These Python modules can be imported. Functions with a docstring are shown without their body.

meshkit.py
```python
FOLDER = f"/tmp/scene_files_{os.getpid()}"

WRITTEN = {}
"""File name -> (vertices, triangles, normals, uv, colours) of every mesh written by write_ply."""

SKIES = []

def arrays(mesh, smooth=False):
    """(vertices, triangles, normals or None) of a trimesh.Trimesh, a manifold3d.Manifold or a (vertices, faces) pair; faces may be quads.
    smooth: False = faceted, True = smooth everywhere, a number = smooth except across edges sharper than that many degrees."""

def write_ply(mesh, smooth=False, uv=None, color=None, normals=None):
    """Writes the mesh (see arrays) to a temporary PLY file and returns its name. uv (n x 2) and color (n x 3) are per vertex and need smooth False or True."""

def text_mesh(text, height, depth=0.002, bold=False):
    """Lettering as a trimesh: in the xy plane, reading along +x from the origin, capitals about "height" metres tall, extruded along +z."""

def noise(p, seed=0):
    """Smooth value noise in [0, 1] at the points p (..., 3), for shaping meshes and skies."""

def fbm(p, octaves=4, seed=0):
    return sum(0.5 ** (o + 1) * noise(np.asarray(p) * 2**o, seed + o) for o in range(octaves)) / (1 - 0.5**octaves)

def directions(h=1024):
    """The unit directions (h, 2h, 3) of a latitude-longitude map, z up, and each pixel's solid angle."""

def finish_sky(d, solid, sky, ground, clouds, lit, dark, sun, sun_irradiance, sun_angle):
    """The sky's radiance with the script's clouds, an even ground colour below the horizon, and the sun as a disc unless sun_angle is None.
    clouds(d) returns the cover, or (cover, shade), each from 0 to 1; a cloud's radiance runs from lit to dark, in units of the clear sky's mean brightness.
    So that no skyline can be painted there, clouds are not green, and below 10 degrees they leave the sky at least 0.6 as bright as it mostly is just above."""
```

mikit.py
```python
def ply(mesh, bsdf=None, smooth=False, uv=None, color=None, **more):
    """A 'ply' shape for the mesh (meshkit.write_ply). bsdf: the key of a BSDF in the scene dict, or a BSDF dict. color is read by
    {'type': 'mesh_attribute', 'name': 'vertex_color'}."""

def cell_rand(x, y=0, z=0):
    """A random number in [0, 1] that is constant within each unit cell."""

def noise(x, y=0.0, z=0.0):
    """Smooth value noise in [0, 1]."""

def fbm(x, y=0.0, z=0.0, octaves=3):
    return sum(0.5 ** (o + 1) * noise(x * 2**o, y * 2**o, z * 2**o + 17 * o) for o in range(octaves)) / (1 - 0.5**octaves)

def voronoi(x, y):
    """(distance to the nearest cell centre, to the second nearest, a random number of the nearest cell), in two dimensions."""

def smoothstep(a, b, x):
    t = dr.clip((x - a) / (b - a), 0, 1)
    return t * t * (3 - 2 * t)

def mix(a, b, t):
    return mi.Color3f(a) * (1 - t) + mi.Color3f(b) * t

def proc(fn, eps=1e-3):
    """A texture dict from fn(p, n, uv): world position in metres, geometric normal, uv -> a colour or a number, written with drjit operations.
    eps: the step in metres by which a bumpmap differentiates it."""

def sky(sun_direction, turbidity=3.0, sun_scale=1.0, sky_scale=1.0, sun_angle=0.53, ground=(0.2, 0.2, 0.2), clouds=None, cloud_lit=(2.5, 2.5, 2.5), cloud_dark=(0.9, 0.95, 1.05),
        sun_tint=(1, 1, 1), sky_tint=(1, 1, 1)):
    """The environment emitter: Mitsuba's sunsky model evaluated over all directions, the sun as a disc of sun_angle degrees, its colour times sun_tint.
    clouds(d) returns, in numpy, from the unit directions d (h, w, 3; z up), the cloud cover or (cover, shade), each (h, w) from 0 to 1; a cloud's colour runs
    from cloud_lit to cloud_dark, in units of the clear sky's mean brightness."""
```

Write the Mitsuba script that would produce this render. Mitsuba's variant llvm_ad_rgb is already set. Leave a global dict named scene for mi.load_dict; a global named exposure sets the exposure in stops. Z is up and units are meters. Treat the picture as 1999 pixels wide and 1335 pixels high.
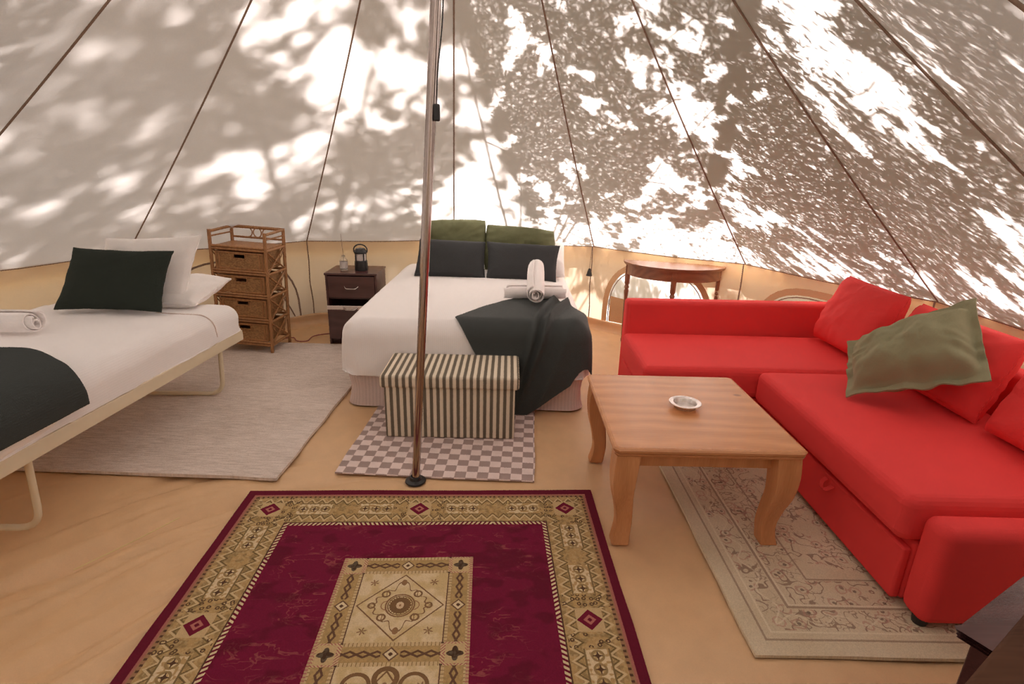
import math, random
import numpy as np, trimesh, drjit as dr, mitsuba as mi, mikit, meshkit
from mikit import noise, fbm, voronoi, cell_rand, smoothstep, mix
from shapely.geometry import Polygon
from shapely import affinity

rng = np.random.default_rng(7)
T4 = mi.ScalarTransform4f
scene, labels = {}, {}

# ------------------------------------------------------------------ camera, sky, sun, exposure
EYE = np.array([0, 0, 1.46]); PITCH, ROLL = math.radians(18.0), math.radians(1.5)
FWD = np.array([0, math.cos(PITCH), -math.sin(PITCH)])
UP0 = np.array([0, math.sin(PITCH), math.cos(PITCH)])
UPV = UP0 * math.cos(ROLL) - np.array([1.0, 0, 0]) * math.sin(ROLL)
scene['camera'] = {'type': 'perspective', 'fov': math.degrees(2 * math.atan(999.5 / 1050)), 'fov_axis': 'x', 'near_clip': 0.02,
                   'to_world': T4().look_at(origin=EYE.tolist(), target=(EYE + FWD).tolist(), up=UPV.tolist())}
AZ, EL = math.radians(18), math.radians(62)
SUN = np.array([math.sin(AZ) * math.cos(EL), math.cos(AZ) * math.cos(EL), math.sin(EL)])
scene['sky'] = mikit.sky(SUN.tolist(), turbidity=4.0, sun_scale=2.0, sky_scale=0.55, ground=(0.17, 0.13, 0.09), sun_tint=(0.90, 1.0, 1.30), sky_tint=(1.50, 1.02, 0.68))
exposure = 3.0

# ------------------------------------------------------------------ helpers
def rz(a):
    c, s = math.cos(a), math.sin(a)
    return np.array([[c, -s, 0, 0], [s, c, 0, 0], [0, 0, 1, 0], [0, 0, 0, 1.0]])

def place(x=0, y=0, z=0, deg=0):
    m = rz(math.radians(deg)); m[:3, 3] = (x, y, z)
    return m

def tm(v, f):
    return trimesh.Trimesh(np.asarray(v, float), np.asarray(f, int), process=False)

def cat(*ms):
    return trimesh.util.concatenate([m for m in ms])

def moved(mesh, m):
    mesh = mesh.copy(); mesh.apply_transform(m)
    return mesh

def say(key, label=None, cat=None, group=None, kind=None):
    d = labels.setdefault(key, {})
    for k, v in (('label', label), ('category', cat), ('group', group), ('kind', kind)):
        if v: d[k] = v
    return key

used = set()
def num(key):
    if key not in used:
        used.add(key); return key
    i = 1
    while f'{key}_{i:03d}' in used: i += 1
    used.add(f'{key}_{i:03d}')
    return f'{key}_{i:03d}'

def add(key, mesh, mat, smooth=35, uv=None, m=None, **said):
    key = num(key)
    if m is not None: mesh = moved(mesh, m)
    if uv is not None and smooth not in (True, False): smooth = True
    scene[key] = mikit.ply(mesh, 'mat_' + mat, smooth=smooth, uv=uv)
    if said: say(key, **said)
    return key

def grid_faces(n, m, wrap=False):
    i, j = np.meshgrid(np.arange(n - 1), np.arange(m if wrap else m - 1), indexing='ij')
    a, b = i * m + j, i * m + (j + 1) % m
    return np.stack([np.stack([a, a + m, b + m], -1), np.stack([a, b + m, b], -1)], -2).reshape(-1, 3)

def rbox(sx, sy, sz, r=0.01, seg=3):
    """Rounded box with its base centre at the origin (z from 0 to sz)."""
    r = min(r, sx / 2 - 1e-4, sy / 2 - 1e-4, sz / 2 - 1e-4)
    t = np.linspace(0, math.pi / 2, seg + 1)
    pts = []
    for th in t:
        for ph in t:
            pts.append((math.cos(th) * math.cos(ph), math.cos(th) * math.sin(ph), math.sin(th)))
    p = np.unique(np.round(np.array(pts), 6), axis=0) * r
    allp = [(p + [sx / 2 - r, sy / 2 - r, sz / 2 - r]) * [a, b, c] for a in (1, -1) for b in (1, -1) for c in (1, -1)]
    h = trimesh.Trimesh(np.vstack(allp)).convex_hull
    h.apply_translation([0, 0, sz / 2])
    return h

def bar(p, q, w, h, r=0.003):
    """Rounded bar of section w x h from p to q."""
    p, q = np.asarray(p, float), np.asarray(q, float)
    d = q - p; L = np.linalg.norm(d); d /= L
    x = np.cross([0, 0, 1.0], d) if abs(d[2]) < 0.95 else np.cross([0, 1.0, 0], d)
    x /= np.linalg.norm(x); y = np.cross(d, x)
    m = np.eye(4); m[:3, 0], m[:3, 1], m[:3, 2], m[:3, 3] = x, y, d, p
    return moved(rbox(w, h, L, r, 2), m)

def tube(pts, rad, n=8, caps=True):
    pts = np.asarray(pts, float); rad = np.broadcast_to(rad, (len(pts),))
    d = np.gradient(pts, axis=0); d /= np.linalg.norm(d, axis=1, keepdims=True) + 1e-12
    x = np.cross(d[0], [0, 0, 1.0] if abs(d[0][2]) < 0.9 else [1.0, 0, 0]); x /= np.linalg.norm(x)
    ang = np.arange(n) * 2 * math.pi / n; vs = []
    for k in range(len(pts)):
        x = x - d[k] * (x @ d[k]); x /= np.linalg.norm(x); y = np.cross(d[k], x)
        vs.append(pts[k] + rad[k] * (np.cos(ang)[:, None] * x + np.sin(ang)[:, None] * y))
    v = np.vstack(vs); f = grid_faces(len(pts), n, True)[:, ::-1]
    if caps:
        a, b = len(v), len(v) + 1; j = np.arange(n); L = (len(pts) - 1) * n
        v = np.vstack([v, pts[:1], pts[-1:]])
        f = np.vstack([f, np.stack([(j + 1) % n, j, j * 0 + a], 1)[:, ::-1] * 1, np.stack([L + j, L + (j + 1) % n, j * 0 + b], 1)])
    return tm(v, f)

def smooth_path(pts, n=24, closed=False):
    from scipy.interpolate import CubicSpline
    pts = np.asarray(pts, float)
    if closed: pts = np.vstack([pts, pts[:1]])
    t = np.concatenate([[0], np.cumsum(np.linalg.norm(np.diff(pts, axis=0), axis=1))])
    return CubicSpline(t, pts, bc_type='periodic' if closed else 'natural')(np.linspace(0, t[-1], n))

def round_path(pts, r, n=6):
    """Polyline with its inner corners rounded by radius r."""
    pts = [np.asarray(p, float) for p in pts]; out = [pts[0]]
    for a, b, c in zip(pts, pts[1:], pts[2:]):
        u, w = (a - b) / np.linalg.norm(a - b), (c - b) / np.linalg.norm(c - b)
        p, q = b + u * r, b + w * r
        for t in np.linspace(0, 1, n): out.append((1 - t) ** 2 * p + 2 * t * (1 - t) * b + t * t * q)
    return np.array(out + [pts[-1]])

def lathe(profile, n=32):
    p = np.asarray(profile, float); a = np.arange(n) * 2 * math.pi / n
    v = np.stack([p[:, None, 0] * np.cos(a), p[:, None, 0] * np.sin(a), np.repeat(p[:, 1:2], n, 1)], -1).reshape(-1, 3)
    return tm(v, grid_faces(len(p), n, True)[:, ::-1])

def extrude(poly, h):
    return trimesh.creation.extrude_polygon(poly, h, engine='earcut')

def solid_sheet(P, thick):
    """Closed sheet of the given thickness under the grid of points P (n, m, 3)."""
    n, m, _ = P.shape
    du, dv = np.gradient(P, axis=0), np.gradient(P, axis=1)
    N = np.cross(du, dv); N /= np.linalg.norm(N, axis=-1, keepdims=True) + 1e-12
    if N[..., 2].mean() < 0: N = -N
    top, bot = P.reshape(-1, 3), (P - N * thick).reshape(-1, 3)
    f = grid_faces(n, m)
    if np.cross(top[f[0, 1]] - top[f[0, 0]], top[f[0, 2]] - top[f[0, 0]]) @ N.reshape(-1, 3)[f[0, 0]] < 0: f = f[:, ::-1]
    i = np.arange(n * m).reshape(n, m); K = n * m
    rim = np.concatenate([i[0, :], i[1:, -1], i[-1, -2::-1], i[-2:0:-1, 0]]); nx = np.roll(rim, -1)
    side = np.vstack([np.stack([rim, nx, nx + K], 1), np.stack([rim, nx + K, rim + K], 1)])
    return tm(np.vstack([top, bot]), np.vstack([f, f[:, ::-1] + K, side]))

def two(b): return {'type': 'twosided', 'b': b}

def prin(col, rough=0.6, spec=0.5, **k):
    c = mikit.proc(col) if callable(col) else {'type': 'rgb', 'value': list(col)}
    return {'type': 'principled', 'base_color': c, 'roughness': rough, 'specular': spec, **k}

def C(r, g, b): return mi.Color3f(r, g, b)

def fabric(col, amount=0.12, f=900.0, sheen=0.3, rough=0.9, blotch=0.06):
    """Woven cloth: fine thread noise and faint blotches on one colour."""
    col = tuple(col)
    def fn(p, n, uv):
        w = noise(p.x * f, p.y * f, p.z * f) - 0.5
        b = fbm(p.x * 9, p.y * 9, p.z * 9, 3) - 0.5
        return C(*col) * (1 + amount * 2 * w + blotch * 2 * b)
    return prin(fn, rough, 0.2, sheen=sheen)

# ------------------------------------------------------------------ materials
def canvas_color(c, bl):
    def fn(p, n, uv):
        w = fbm(p.x * 3, p.y * 3, p.z * 3, 4) - 0.5
        s = noise(p.x * 260, p.y * 260, p.z * 260) - 0.5
        return C(*c) * (1 + bl * w + 0.05 * s)
    return fn
def canvas(c, trans, bl=0.10):
    return {'type': 'principledthin', 'base_color': mikit.proc(canvas_color(c, bl)), 'roughness': 0.9, 'spec_trans': 0.0, 'diff_trans': trans, 'eta': 1.01}

MAT = {
    'canvas_roof': canvas((0.84, 0.775, 0.705), 1.35),
    'canvas_wall': canvas((0.85, 0.705, 0.52), 0.8),
    'canvas_pane': canvas((0.95, 0.92, 0.89), 1.75),
    'canvas_tape': two(fabric((0.55, 0.36, 0.20), 0.1, 500)),
    'canvas_flap': canvas((0.84, 0.63, 0.35), 0.9),
    'seam': prin((0.26, 0.185, 0.14), 0.9, 0.1),
    'sheet_white': None,
}
del MAT['sheet_white']

def sheet_fn(p, n, uv):
    w = noise(uv.x * 700, uv.y * 700) - 0.5
    band = smoothstep(0.35, 0.65, dr.abs(dr.sin(uv.x * math.pi / 0.012)))
    return C(0.80, 0.775, 0.765) * (1 + 0.05 * w) * (0.965 + 0.035 * band)
MAT['sheet_stripe'] = two(prin(sheet_fn, 0.75, 0.3, sheen=0.3))
MAT['pillow_white'] = fabric((0.80, 0.775, 0.755), 0.05, 700)
MAT['towel'] = {'type': 'bumpmap', 'b': fabric((0.83, 0.80, 0.79), 0.08, 500, 0.6), 'scale': 1.0,
                'tex': mikit.proc(lambda p, n, uv: 0.0012 * noise(p.x * 420, p.y * 420, p.z * 420), 8e-4)}
def valance_fn(p, n, uv):
    st = smoothstep(0.3, 0.7, 0.5 + 0.5 * dr.sin(uv.x * 2 * math.pi / 0.022))
    return C(0.60, 0.49, 0.46) * (0.90 + 0.10 * st) * (0.96 + 0.08 * noise(uv.x * 400, uv.y * 400))
MAT['bed_base'] = two(prin(valance_fn, 0.9, 0.2, sheen=0.2))
MAT['charcoal'] = fabric((0.045, 0.048, 0.050), 0.25, 700, 0.25)
MAT['throw_charcoal'] = two(fabric((0.046, 0.053, 0.052), 0.25, 600, 0.9))
MAT['green_dark'] = fabric((0.024, 0.032, 0.026), 0.25, 700, 0.15)
def waffle_fn(p, n, uv):
    k = math.pi / 0.011
    return dr.abs(dr.sin(uv.x * k)) * dr.abs(dr.sin(uv.y * k))
MAT['waffle'] = two({'type': 'bumpmap', 'b': fabric((0.048, 0.056, 0.054), 0.15, 700, 0.25), 'scale': 1.0,
                     'tex': mikit.proc(lambda p, n, uv: 0.004 * waffle_fn(p, n, uv), 1e-3)})
def olive_fn(p, n, uv):
    w = noise(p.x * 600, p.y * 600, p.z * 600) - 0.5
    b = fbm(p.x * 7, p.y * 7, p.z * 7, 3)
    return mix((0.225, 0.215, 0.125), (0.265, 0.26, 0.165), b) * (1 + 0.18 * w)
MAT['olive'] = prin(olive_fn, 0.9, 0.2, sheen=0.3)
MAT['olive_deep'] = fabric((0.115, 0.122, 0.062), 0.18, 600, 0.25, blotch=0.12)
def red_fn(p, n, uv):
    w = noise(p.x * 800, p.y * 800, p.z * 800) - 0.5
    b = fbm(p.x * 5, p.y * 5, p.z * 5, 3) - 0.5
    return C(0.69, 0.048, 0.048) * (1 + 0.12 * w + 0.12 * b)
MAT['red'] = prin(red_fn, 0.85, 0.25, sheen=0.35)

def stripe_fn(p, n, uv):
    ph = uv.x / 0.0365
    t = dr.abs(2 * (ph - dr.floor(ph)) - 1)
    w = noise(uv.x * 500, uv.y * 500) - 0.5
    return mix((0.135, 0.115, 0.085), (0.66, 0.58, 0.46), smoothstep(0.42, 0.56, t)) * (1 + 0.12 * w)
MAT['stripe'] = prin(stripe_fn, 0.85, 0.2, sheen=0.2)

def wood(base, dark, sc=1.0, axis='x', rough=0.4, coat=0.0, knots=0.0):
    base, dark = tuple(base), tuple(dark)
    def fn(p, n, uv):
        a, b, c = (p.x, p.y, p.z) if axis == 'x' else (p.y, p.x, p.z) if axis == 'y' else (p.z, p.x, p.y)
        warp = fbm(a * 2.2 * sc, b * 7 * sc, c * 7 * sc, 3)
        g = dr.sin((b * 38 + c * 21 + warp * 7.0) * sc * 2.2) * 0.5 + 0.5
        fine = noise(a * 22 * sc, b * 420 * sc, c * 420 * sc)
        t = dr.clip(0.55 * g + 0.5 * fine + 0.25 * (warp - 0.5), 0, 1)
        col = mix(base, dark, t)
        if knots:
            d1, d2, r = voronoi(a * 4.1, b * 6.3)
            k = (1 - smoothstep(0.03, 0.11, d1)) * dr.select(r < knots, 1.0, 0.0)
            col = mix(col, (dark[0] * 0.55, dark[1] * 0.5, dark[2] * 0.5), k * 0.8)
        return col
    return prin(fn, rough, 0.5, clearcoat=coat, clearcoat_gloss=0.7)
MAT['pine'] = wood((0.56, 0.265, 0.115), (0.44, 0.185, 0.072), 0.8, 'x', 0.32, 0.35, 0.12)
MAT['pine_upright'] = wood((0.56, 0.265, 0.115), (0.44, 0.185, 0.072), 0.8, 'z', 0.32, 0.35)
MAT['hall_wood'] = wood((0.27, 0.115, 0.052), (0.18, 0.07, 0.032), 1.2, 'x', 0.35, 0.3)
MAT['mahogany'] = wood((0.075, 0.026, 0.025), (0.045, 0.015, 0.015), 1.0, 'x', 0.24, 0.9)
MAT['brown_wood'] = {**wood((0.085, 0.036, 0.018), (0.05, 0.02, 0.01), 1.0, 'x', 0.7, 0.0), 'specular': 0.15}
MAT['rattan'] = wood((0.42, 0.21, 0.085), (0.25, 0.11, 0.04), 3.0, 'z', 0.4, 0.2)
def weave_cell(uv):
    u, v = uv.x / 0.012, uv.y / 0.006
    row = dr.floor(v)
    off = (row - 2 * dr.floor(row / 2)) * 0.5
    return u + off, v, row
def weave_fn(p, n, uv):
    u, v, row = weave_cell(uv)
    return mix((0.25, 0.125, 0.05), (0.44, 0.25, 0.11), cell_rand(dr.floor(u), row))
def weave_height(p, n, uv):
    u, v, row = weave_cell(uv)
    return 0.0022 * dr.abs(dr.sin(u * math.pi)) * dr.abs(dr.sin(v * math.pi))
MAT['weave'] = {'type': 'bumpmap', 'b': prin(weave_fn, 0.55, 0.4), 'scale': 1.0, 'tex': mikit.proc(weave_height, 6e-4)}
MAT['cream_paint'] = prin((0.66, 0.575, 0.42), 0.35, 0.5)
MAT['chrome'] = {'type': 'roughconductor', 'material': 'Cr', 'alpha': 0.03, 'distribution': 'ggx', 'specular_reflectance': {'type': 'rgb', 'value': [0.68, 0.62, 0.54]}}
MAT['silver'] = {'type': 'roughconductor', 'material': 'Ag', 'alpha': 0.10, 'distribution': 'ggx', 'specular_reflectance': {'type': 'rgb', 'value': [0.78, 0.74, 0.74]}}
MAT['black_plastic'] = prin((0.012, 0.012, 0.013), 0.35, 0.5)
MAT['grey_plastic'] = prin((0.55, 0.50, 0.48), 0.35, 0.5)
MAT['laminate_edge'] = prin((0.62, 0.52, 0.46), 0.5, 0.4)
MAT['glass'] = {'type': 'dielectric', 'int_ior': 1.5}
MAT['cable_red'] = prin((0.35, 0.12, 0.10), 0.5, 0.4)
MAT['straw'] = prin((0.62, 0.50, 0.22), 0.7, 0.3)

def floor_fn(p, n, uv):
    b = fbm(p.x * 1.7, p.y * 1.7, 0.3, 4)
    f = fbm(p.x * 14, p.y * 14, 2.0, 3) - 0.5
    w = noise(p.x * 500, p.y * 500) - 0.5
    return mix((0.585, 0.37, 0.195), (0.64, 0.42, 0.235), b) * (1 + 0.10 * f + 0.05 * w)
MAT['groundsheet'] = two(prin(floor_fn, 0.42, 0.5))
MAT['ground_outside'] = prin(lambda p, n, uv: mix((0.15, 0.11, 0.06), (0.20, 0.16, 0.085), fbm(p.x * 3, p.y * 3, 0, 3)), 0.95, 0.1)
def greyrug_fn(p, n, uv):
    streak = fbm(uv.x * 22, uv.y * 240, 1.0, 3)
    f = noise(uv.x * 330, uv.y * 330)
    big = fbm(uv.x * 3, uv.y * 5, 4.0, 3)
    return mix((0.47, 0.395, 0.34), (0.70, 0.615, 0.56), dr.clip(0.5 + 1.3 * (streak - 0.5) + 0.5 * (f - 0.5) + 0.7 * (big - 0.5), 0, 1))
MAT['rug_grey'] = prin(greyrug_fn, 0.95, 0.1)
def check_fn(p, n, uv):
    q = 0.0553
    i, j = dr.floor(uv.x / q), dr.floor(uv.y / q)
    odd = (i + j) - 2 * dr.floor((i + j) / 2)
    w = noise(uv.x * 900, uv.y * 900) - 0.5
    h = noise(uv.x * 25, uv.y * 25, 3.0) - 0.5
    return mix((0.70, 0.585, 0.55), (0.34, 0.255, 0.235), odd) * (1 + 0.16 * w + 0.10 * h)
MAT['rug_check'] = prin(check_fn, 0.95, 0.1)

def tri(x): return dr.abs(2 * (x - dr.floor(x)) - 1)
def persian_fn(p, n, uv):
    W, L = 0.79, 2.30
    X = uv.x; x = dr.abs(X); y = dr.select(uv.y > L / 2, L - uv.y, uv.y)
    BUR, FIELD, GOLD, BEI = C(0.115, 0.010, 0.024), C(0.150, 0.010, 0.034), C(0.385, 0.255, 0.110), C(0.50, 0.37, 0.205)
    OLV, DRK, CRM, PNK = C(0.27, 0.185, 0.080), C(0.085, 0.045, 0.028), C(0.58, 0.46, 0.29), C(0.33, 0.12, 0.10)
    dx, dy = W - x, y
    de = dr.minimum(dx, dy)
    s = dr.select(dx < dy, y - 0.141, x)          # along the border, from a centre motif
    per = dr.select(dx < dy, 0.627, 0.648)
    s = s - per * dr.floor(s / per + 0.5)          # -per/2 .. per/2
    sa = dr.abs(s)
    # field: marbled burgundy
    m1 = fbm(X * 9, uv.y * 15, 1.0, 4); m2 = fbm(X * 26 + m1 * 6, uv.y * 40, 5.0, 3)
    vein = (1 - smoothstep(0.0, 0.055, dr.abs(m2 - 0.5))) * smoothstep(0.44, 0.66, m1)
    col = mix(FIELD, C(0.30, 0.095, 0.085), vein * 0.62)
    col = mix(col, C(0.085, 0.008, 0.018), smoothstep(0.5, 0.7, fbm(X * 12, uv.y * 20, 9.0, 3)) * 0.6)
    # border
    inb = de < 0.255
    strip = dr.abs(de - 0.142)
    bcol = mix(OLV, GOLD, smoothstep(0.30, 0.6, fbm(X * 60, uv.y * 60, 2.0, 2)))
    lattice = smoothstep(0.5, 0.75, noise(X * 160, uv.y * 160)) * 0.5
    bcol = mix(bcol, BEI, lattice * 0.7)
    bcol = dr.select((strip > 0.046) & (strip < 0.062) & (dr.abs(tri(sa / 0.010) - 0.5) < 0.22), OLV * 0.85, bcol)
    # zigzag rows on both sides of the centre strip
    z1 = tri(sa / 0.046) * 0.032
    zz = (dr.abs(de - 0.068 - z1) < 0.0055) | (dr.abs(de - 0.223 + z1) < 0.0055)
    bcol = dr.select(zz, mix(BEI, CRM, 0.25), bcol)
    zd = (dr.abs(de - 0.080 - z1) < 0.0035) | (dr.abs(de - 0.211 + z1) < 0.0035)
    bcol = dr.select(zd, OLV * 0.55, bcol)
    # cartouches with rosettes
    inside = (strip < 0.037) & (sa > 0.118) & (sa < 0.262)
    cart = mix(CRM, GOLD, smoothstep(0.45, 0.7, noise(X * 120, uv.y * 120, 7.0)))
    q = (sa - 0.118) / 0.048; qi = q - dr.floor(q)
    ring = dr.abs(dr.sqrt(dr.square((qi - 0.5) * 0.048) + dr.square(strip)) - 0.018)
    cart = dr.select(ring < 0.004, OLV, cart)
    star = (dr.abs(qi - 0.5) * 0.048 * strip < 2.2e-5) & (dr.abs(qi - 0.5) * 0.048 + strip < 0.017)
    cart = dr.select(star, DRK, cart)
    bcol = dr.select(inside, cart, bcol)
    bcol = dr.select((dr.abs(strip - 0.040) < 0.003) & (sa > 0.115) & (sa < 0.265), OLV * 0.7, bcol)
    # centre motifs: pale square with a burgundy diamond
    dm = sa + strip
    bcol = dr.select((sa < 0.050) & (strip < 0.046), mix(BEI, GOLD, 0.25), bcol)
    bcol = dr.select(dm < 0.044, BUR * 1.2, bcol)
    bcol = dr.select(dm < 0.022, PNK * 1.1, bcol)
    bcol = dr.select(dm < 0.009, BUR, bcol)
    # scattered little hooks beside the motifs
    hooks = (sa > 0.055) & (sa < 0.112) & (strip < 0.085)
    h1, h2, hr = voronoi(X * 46, uv.y * 46)
    bcol = dr.select(hooks & (dr.abs(h1 - 0.26) < 0.09) & (hr > 0.35), DRK, bcol)
    # outer guard lines and the rope towards the field
    bcol = dr.select(de < 0.058, mix(OLV, PNK, 0.35), bcol)
    dots = (de > 0.048) & (de < 0.058) & (tri(sa / 0.021) > 0.6)
    bcol = dr.select(dots, DRK, bcol)
    bcol = dr.select(de < 0.043, PNK, bcol)
    bcol = dr.select(de < 0.034, BUR, bcol)
    rope = (de > 0.237)
    bcol = dr.select(rope, dr.select(tri((sa + (de - 0.237) * 0.6) / 0.019) > 0.45, CRM, BUR), bcol)
    bcol = dr.select((de > 0.233) & (de < 0.238), DRK, bcol)
    col = dr.select(inb, bcol, col)
    # medallion column
    inm = (x < 0.246) & (y > 0.456)
    k = dr.floor((y - 0.456) / 0.392)              # bars at 0.456 and 0.848, then the long middle panel
    k = dr.minimum(k, 1.0)
    yb = y - 0.456 - k * 0.392                      # from the top of the bar
    mcol = mix(OLV * 1.25, GOLD, smoothstep(0.3, 0.7, noise(X * 140, uv.y * 140)))
    bar_ = yb < 0.086
    ax = dr.abs(x - 0.200)
    ay = dr.abs(yb - 0.043)
    along = dr.select(bar_, x, yb - 0.239)
    across = dr.select(bar_, ay, ax)
    ala = dr.abs(along)
    # arrows and a ring on the bars
    arr = (dr.abs(across - 0.35 * tri(ala / 0.042) * 0.03) < 0.004) & (ala > 0.03) & (across < 0.022)
    mcol = dr.select(arr, DRK * 1.4, mcol)
    mcol = dr.select(ala + across < 0.026, DRK * 1.5, mcol)
    mcol = dr.select(ala + across < 0.020, CRM, mcol)
    mcol = dr.select(ala + across < 0.008, DRK, mcol)
    # ladder lines at the bar edges
    lad = (dr.abs(across - 0.037) < 0.008)
    mcol = dr.select(lad, dr.select(tri(along / 0.013) > 0.25, BEI, OLV), mcol)
    # corner tiles with a dark rosette
    tile = (ax < 0.046) & bar_
    rr = dr.sqrt(dr.square(ax) + dr.square(ay))
    blob = fbm(X * 90, uv.y * 90, 3.0, 2)
    pet4 = 0.021 + 0.006 * dr.cos(4 * dr.atan2(ay, ax))
    tcol = dr.select(rr < pet4, mix(DRK * 0.7, C(0.10, 0.075, 0.05), smoothstep(0.35, 0.65, blob)), mix(BEI, GOLD, 0.3))
    tcol = dr.select((ax > 0.031) | (ay > 0.036), dr.select(tri((ax + ay) / 0.011) > 0.4, BEI, PNK), tcol)
    tcol = dr.select((ax > 0.037) & (ay > 0.037), DRK, tcol)
    mcol = dr.select(tile, tcol, mcol)
    # panels
    pan = (x < 0.157) & (~bar_)
    pc = mix(CRM, C(0.50, 0.375, 0.19), smoothstep(0.3, 0.7, fbm(X * 30, uv.y * 30, 6.0, 3)))
    cy = dr.select(k > 0.5, 1.15, 0.695)
    hy = dr.select(k > 0.5, 0.205, 0.150)
    u, v = x, dr.abs(y - cy)
    dmd = u / 0.153 + v / hy
    LN = C(0.185, 0.105, 0.050)
    pc = dr.select(dr.abs(dmd - 0.97) < 0.022, LN, pc)
    wav = u / 0.120 + v / (hy * 0.80) + 0.10 * dr.sin(dr.atan2(v, u) * 12)
    pc = dr.select(dr.abs(wav - 0.90) < 0.026, LN * 1.1, pc)
    r0 = dr.sqrt(dr.square(u) + dr.square(v))
    scr = dr.abs(dr.sqrt(dr.square(u - 0.045) + dr.square(v - 0.0)) - 0.02)
    pc = dr.select((dr.abs(dr.sqrt(dr.square(u - 0.056) + dr.square(v - 0.052)) - 0.013) < 0.0032), LN, pc)
    pc = dr.select((dr.abs(dr.sqrt(dr.square(u - 0.098) + dr.square(v)) - 0.011) < 0.003), LN, pc)
    pc = dr.select((scr < 0.002) & (r0 > 0.05), LN * 1.6, pc)
    pc = dr.select(dr.sqrt(dr.square(u) + dr.square((v - hy * 0.72) * 0.7)) < 0.010, LN * 1.3, pc)
    pc = dr.select(dr.sqrt(dr.square((u - 0.108)) + dr.square(v - hy * 0.72)) < 0.015 * (0.6 + 0.5 * dr.sin(dr.atan2(v - hy * 0.72, u - 0.108) * 6)), LN * 1.3, pc)
    pc = dr.select(dr.abs(r0 - 0.049) < 0.003, LN * 1.2, pc)
    pc = dr.select(dr.abs(r0 - 0.042) < 0.002, LN, pc)
    pc = dr.select(r0 < 0.037 + 0.002 * dr.sin(dr.atan2(v, u) * 24), LN * 0.9, pc)
    pc = dr.select(dr.sqrt(dr.square(u * 1.2) + dr.square(v)) < 0.016, mix(CRM, PNK, 0.2), pc)
    pc = dr.select(dr.sqrt(dr.square(u * 1.4) + dr.square(v)) < 0.005, LN * 1.5, pc)
    big = (k > 0.5) & (dr.abs(dr.sqrt(dr.square(u) + dr.square(dr.abs(v) - 0.175)) - 0.033) < 0.008)
    pc = dr.select(big, LN, pc)
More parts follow.
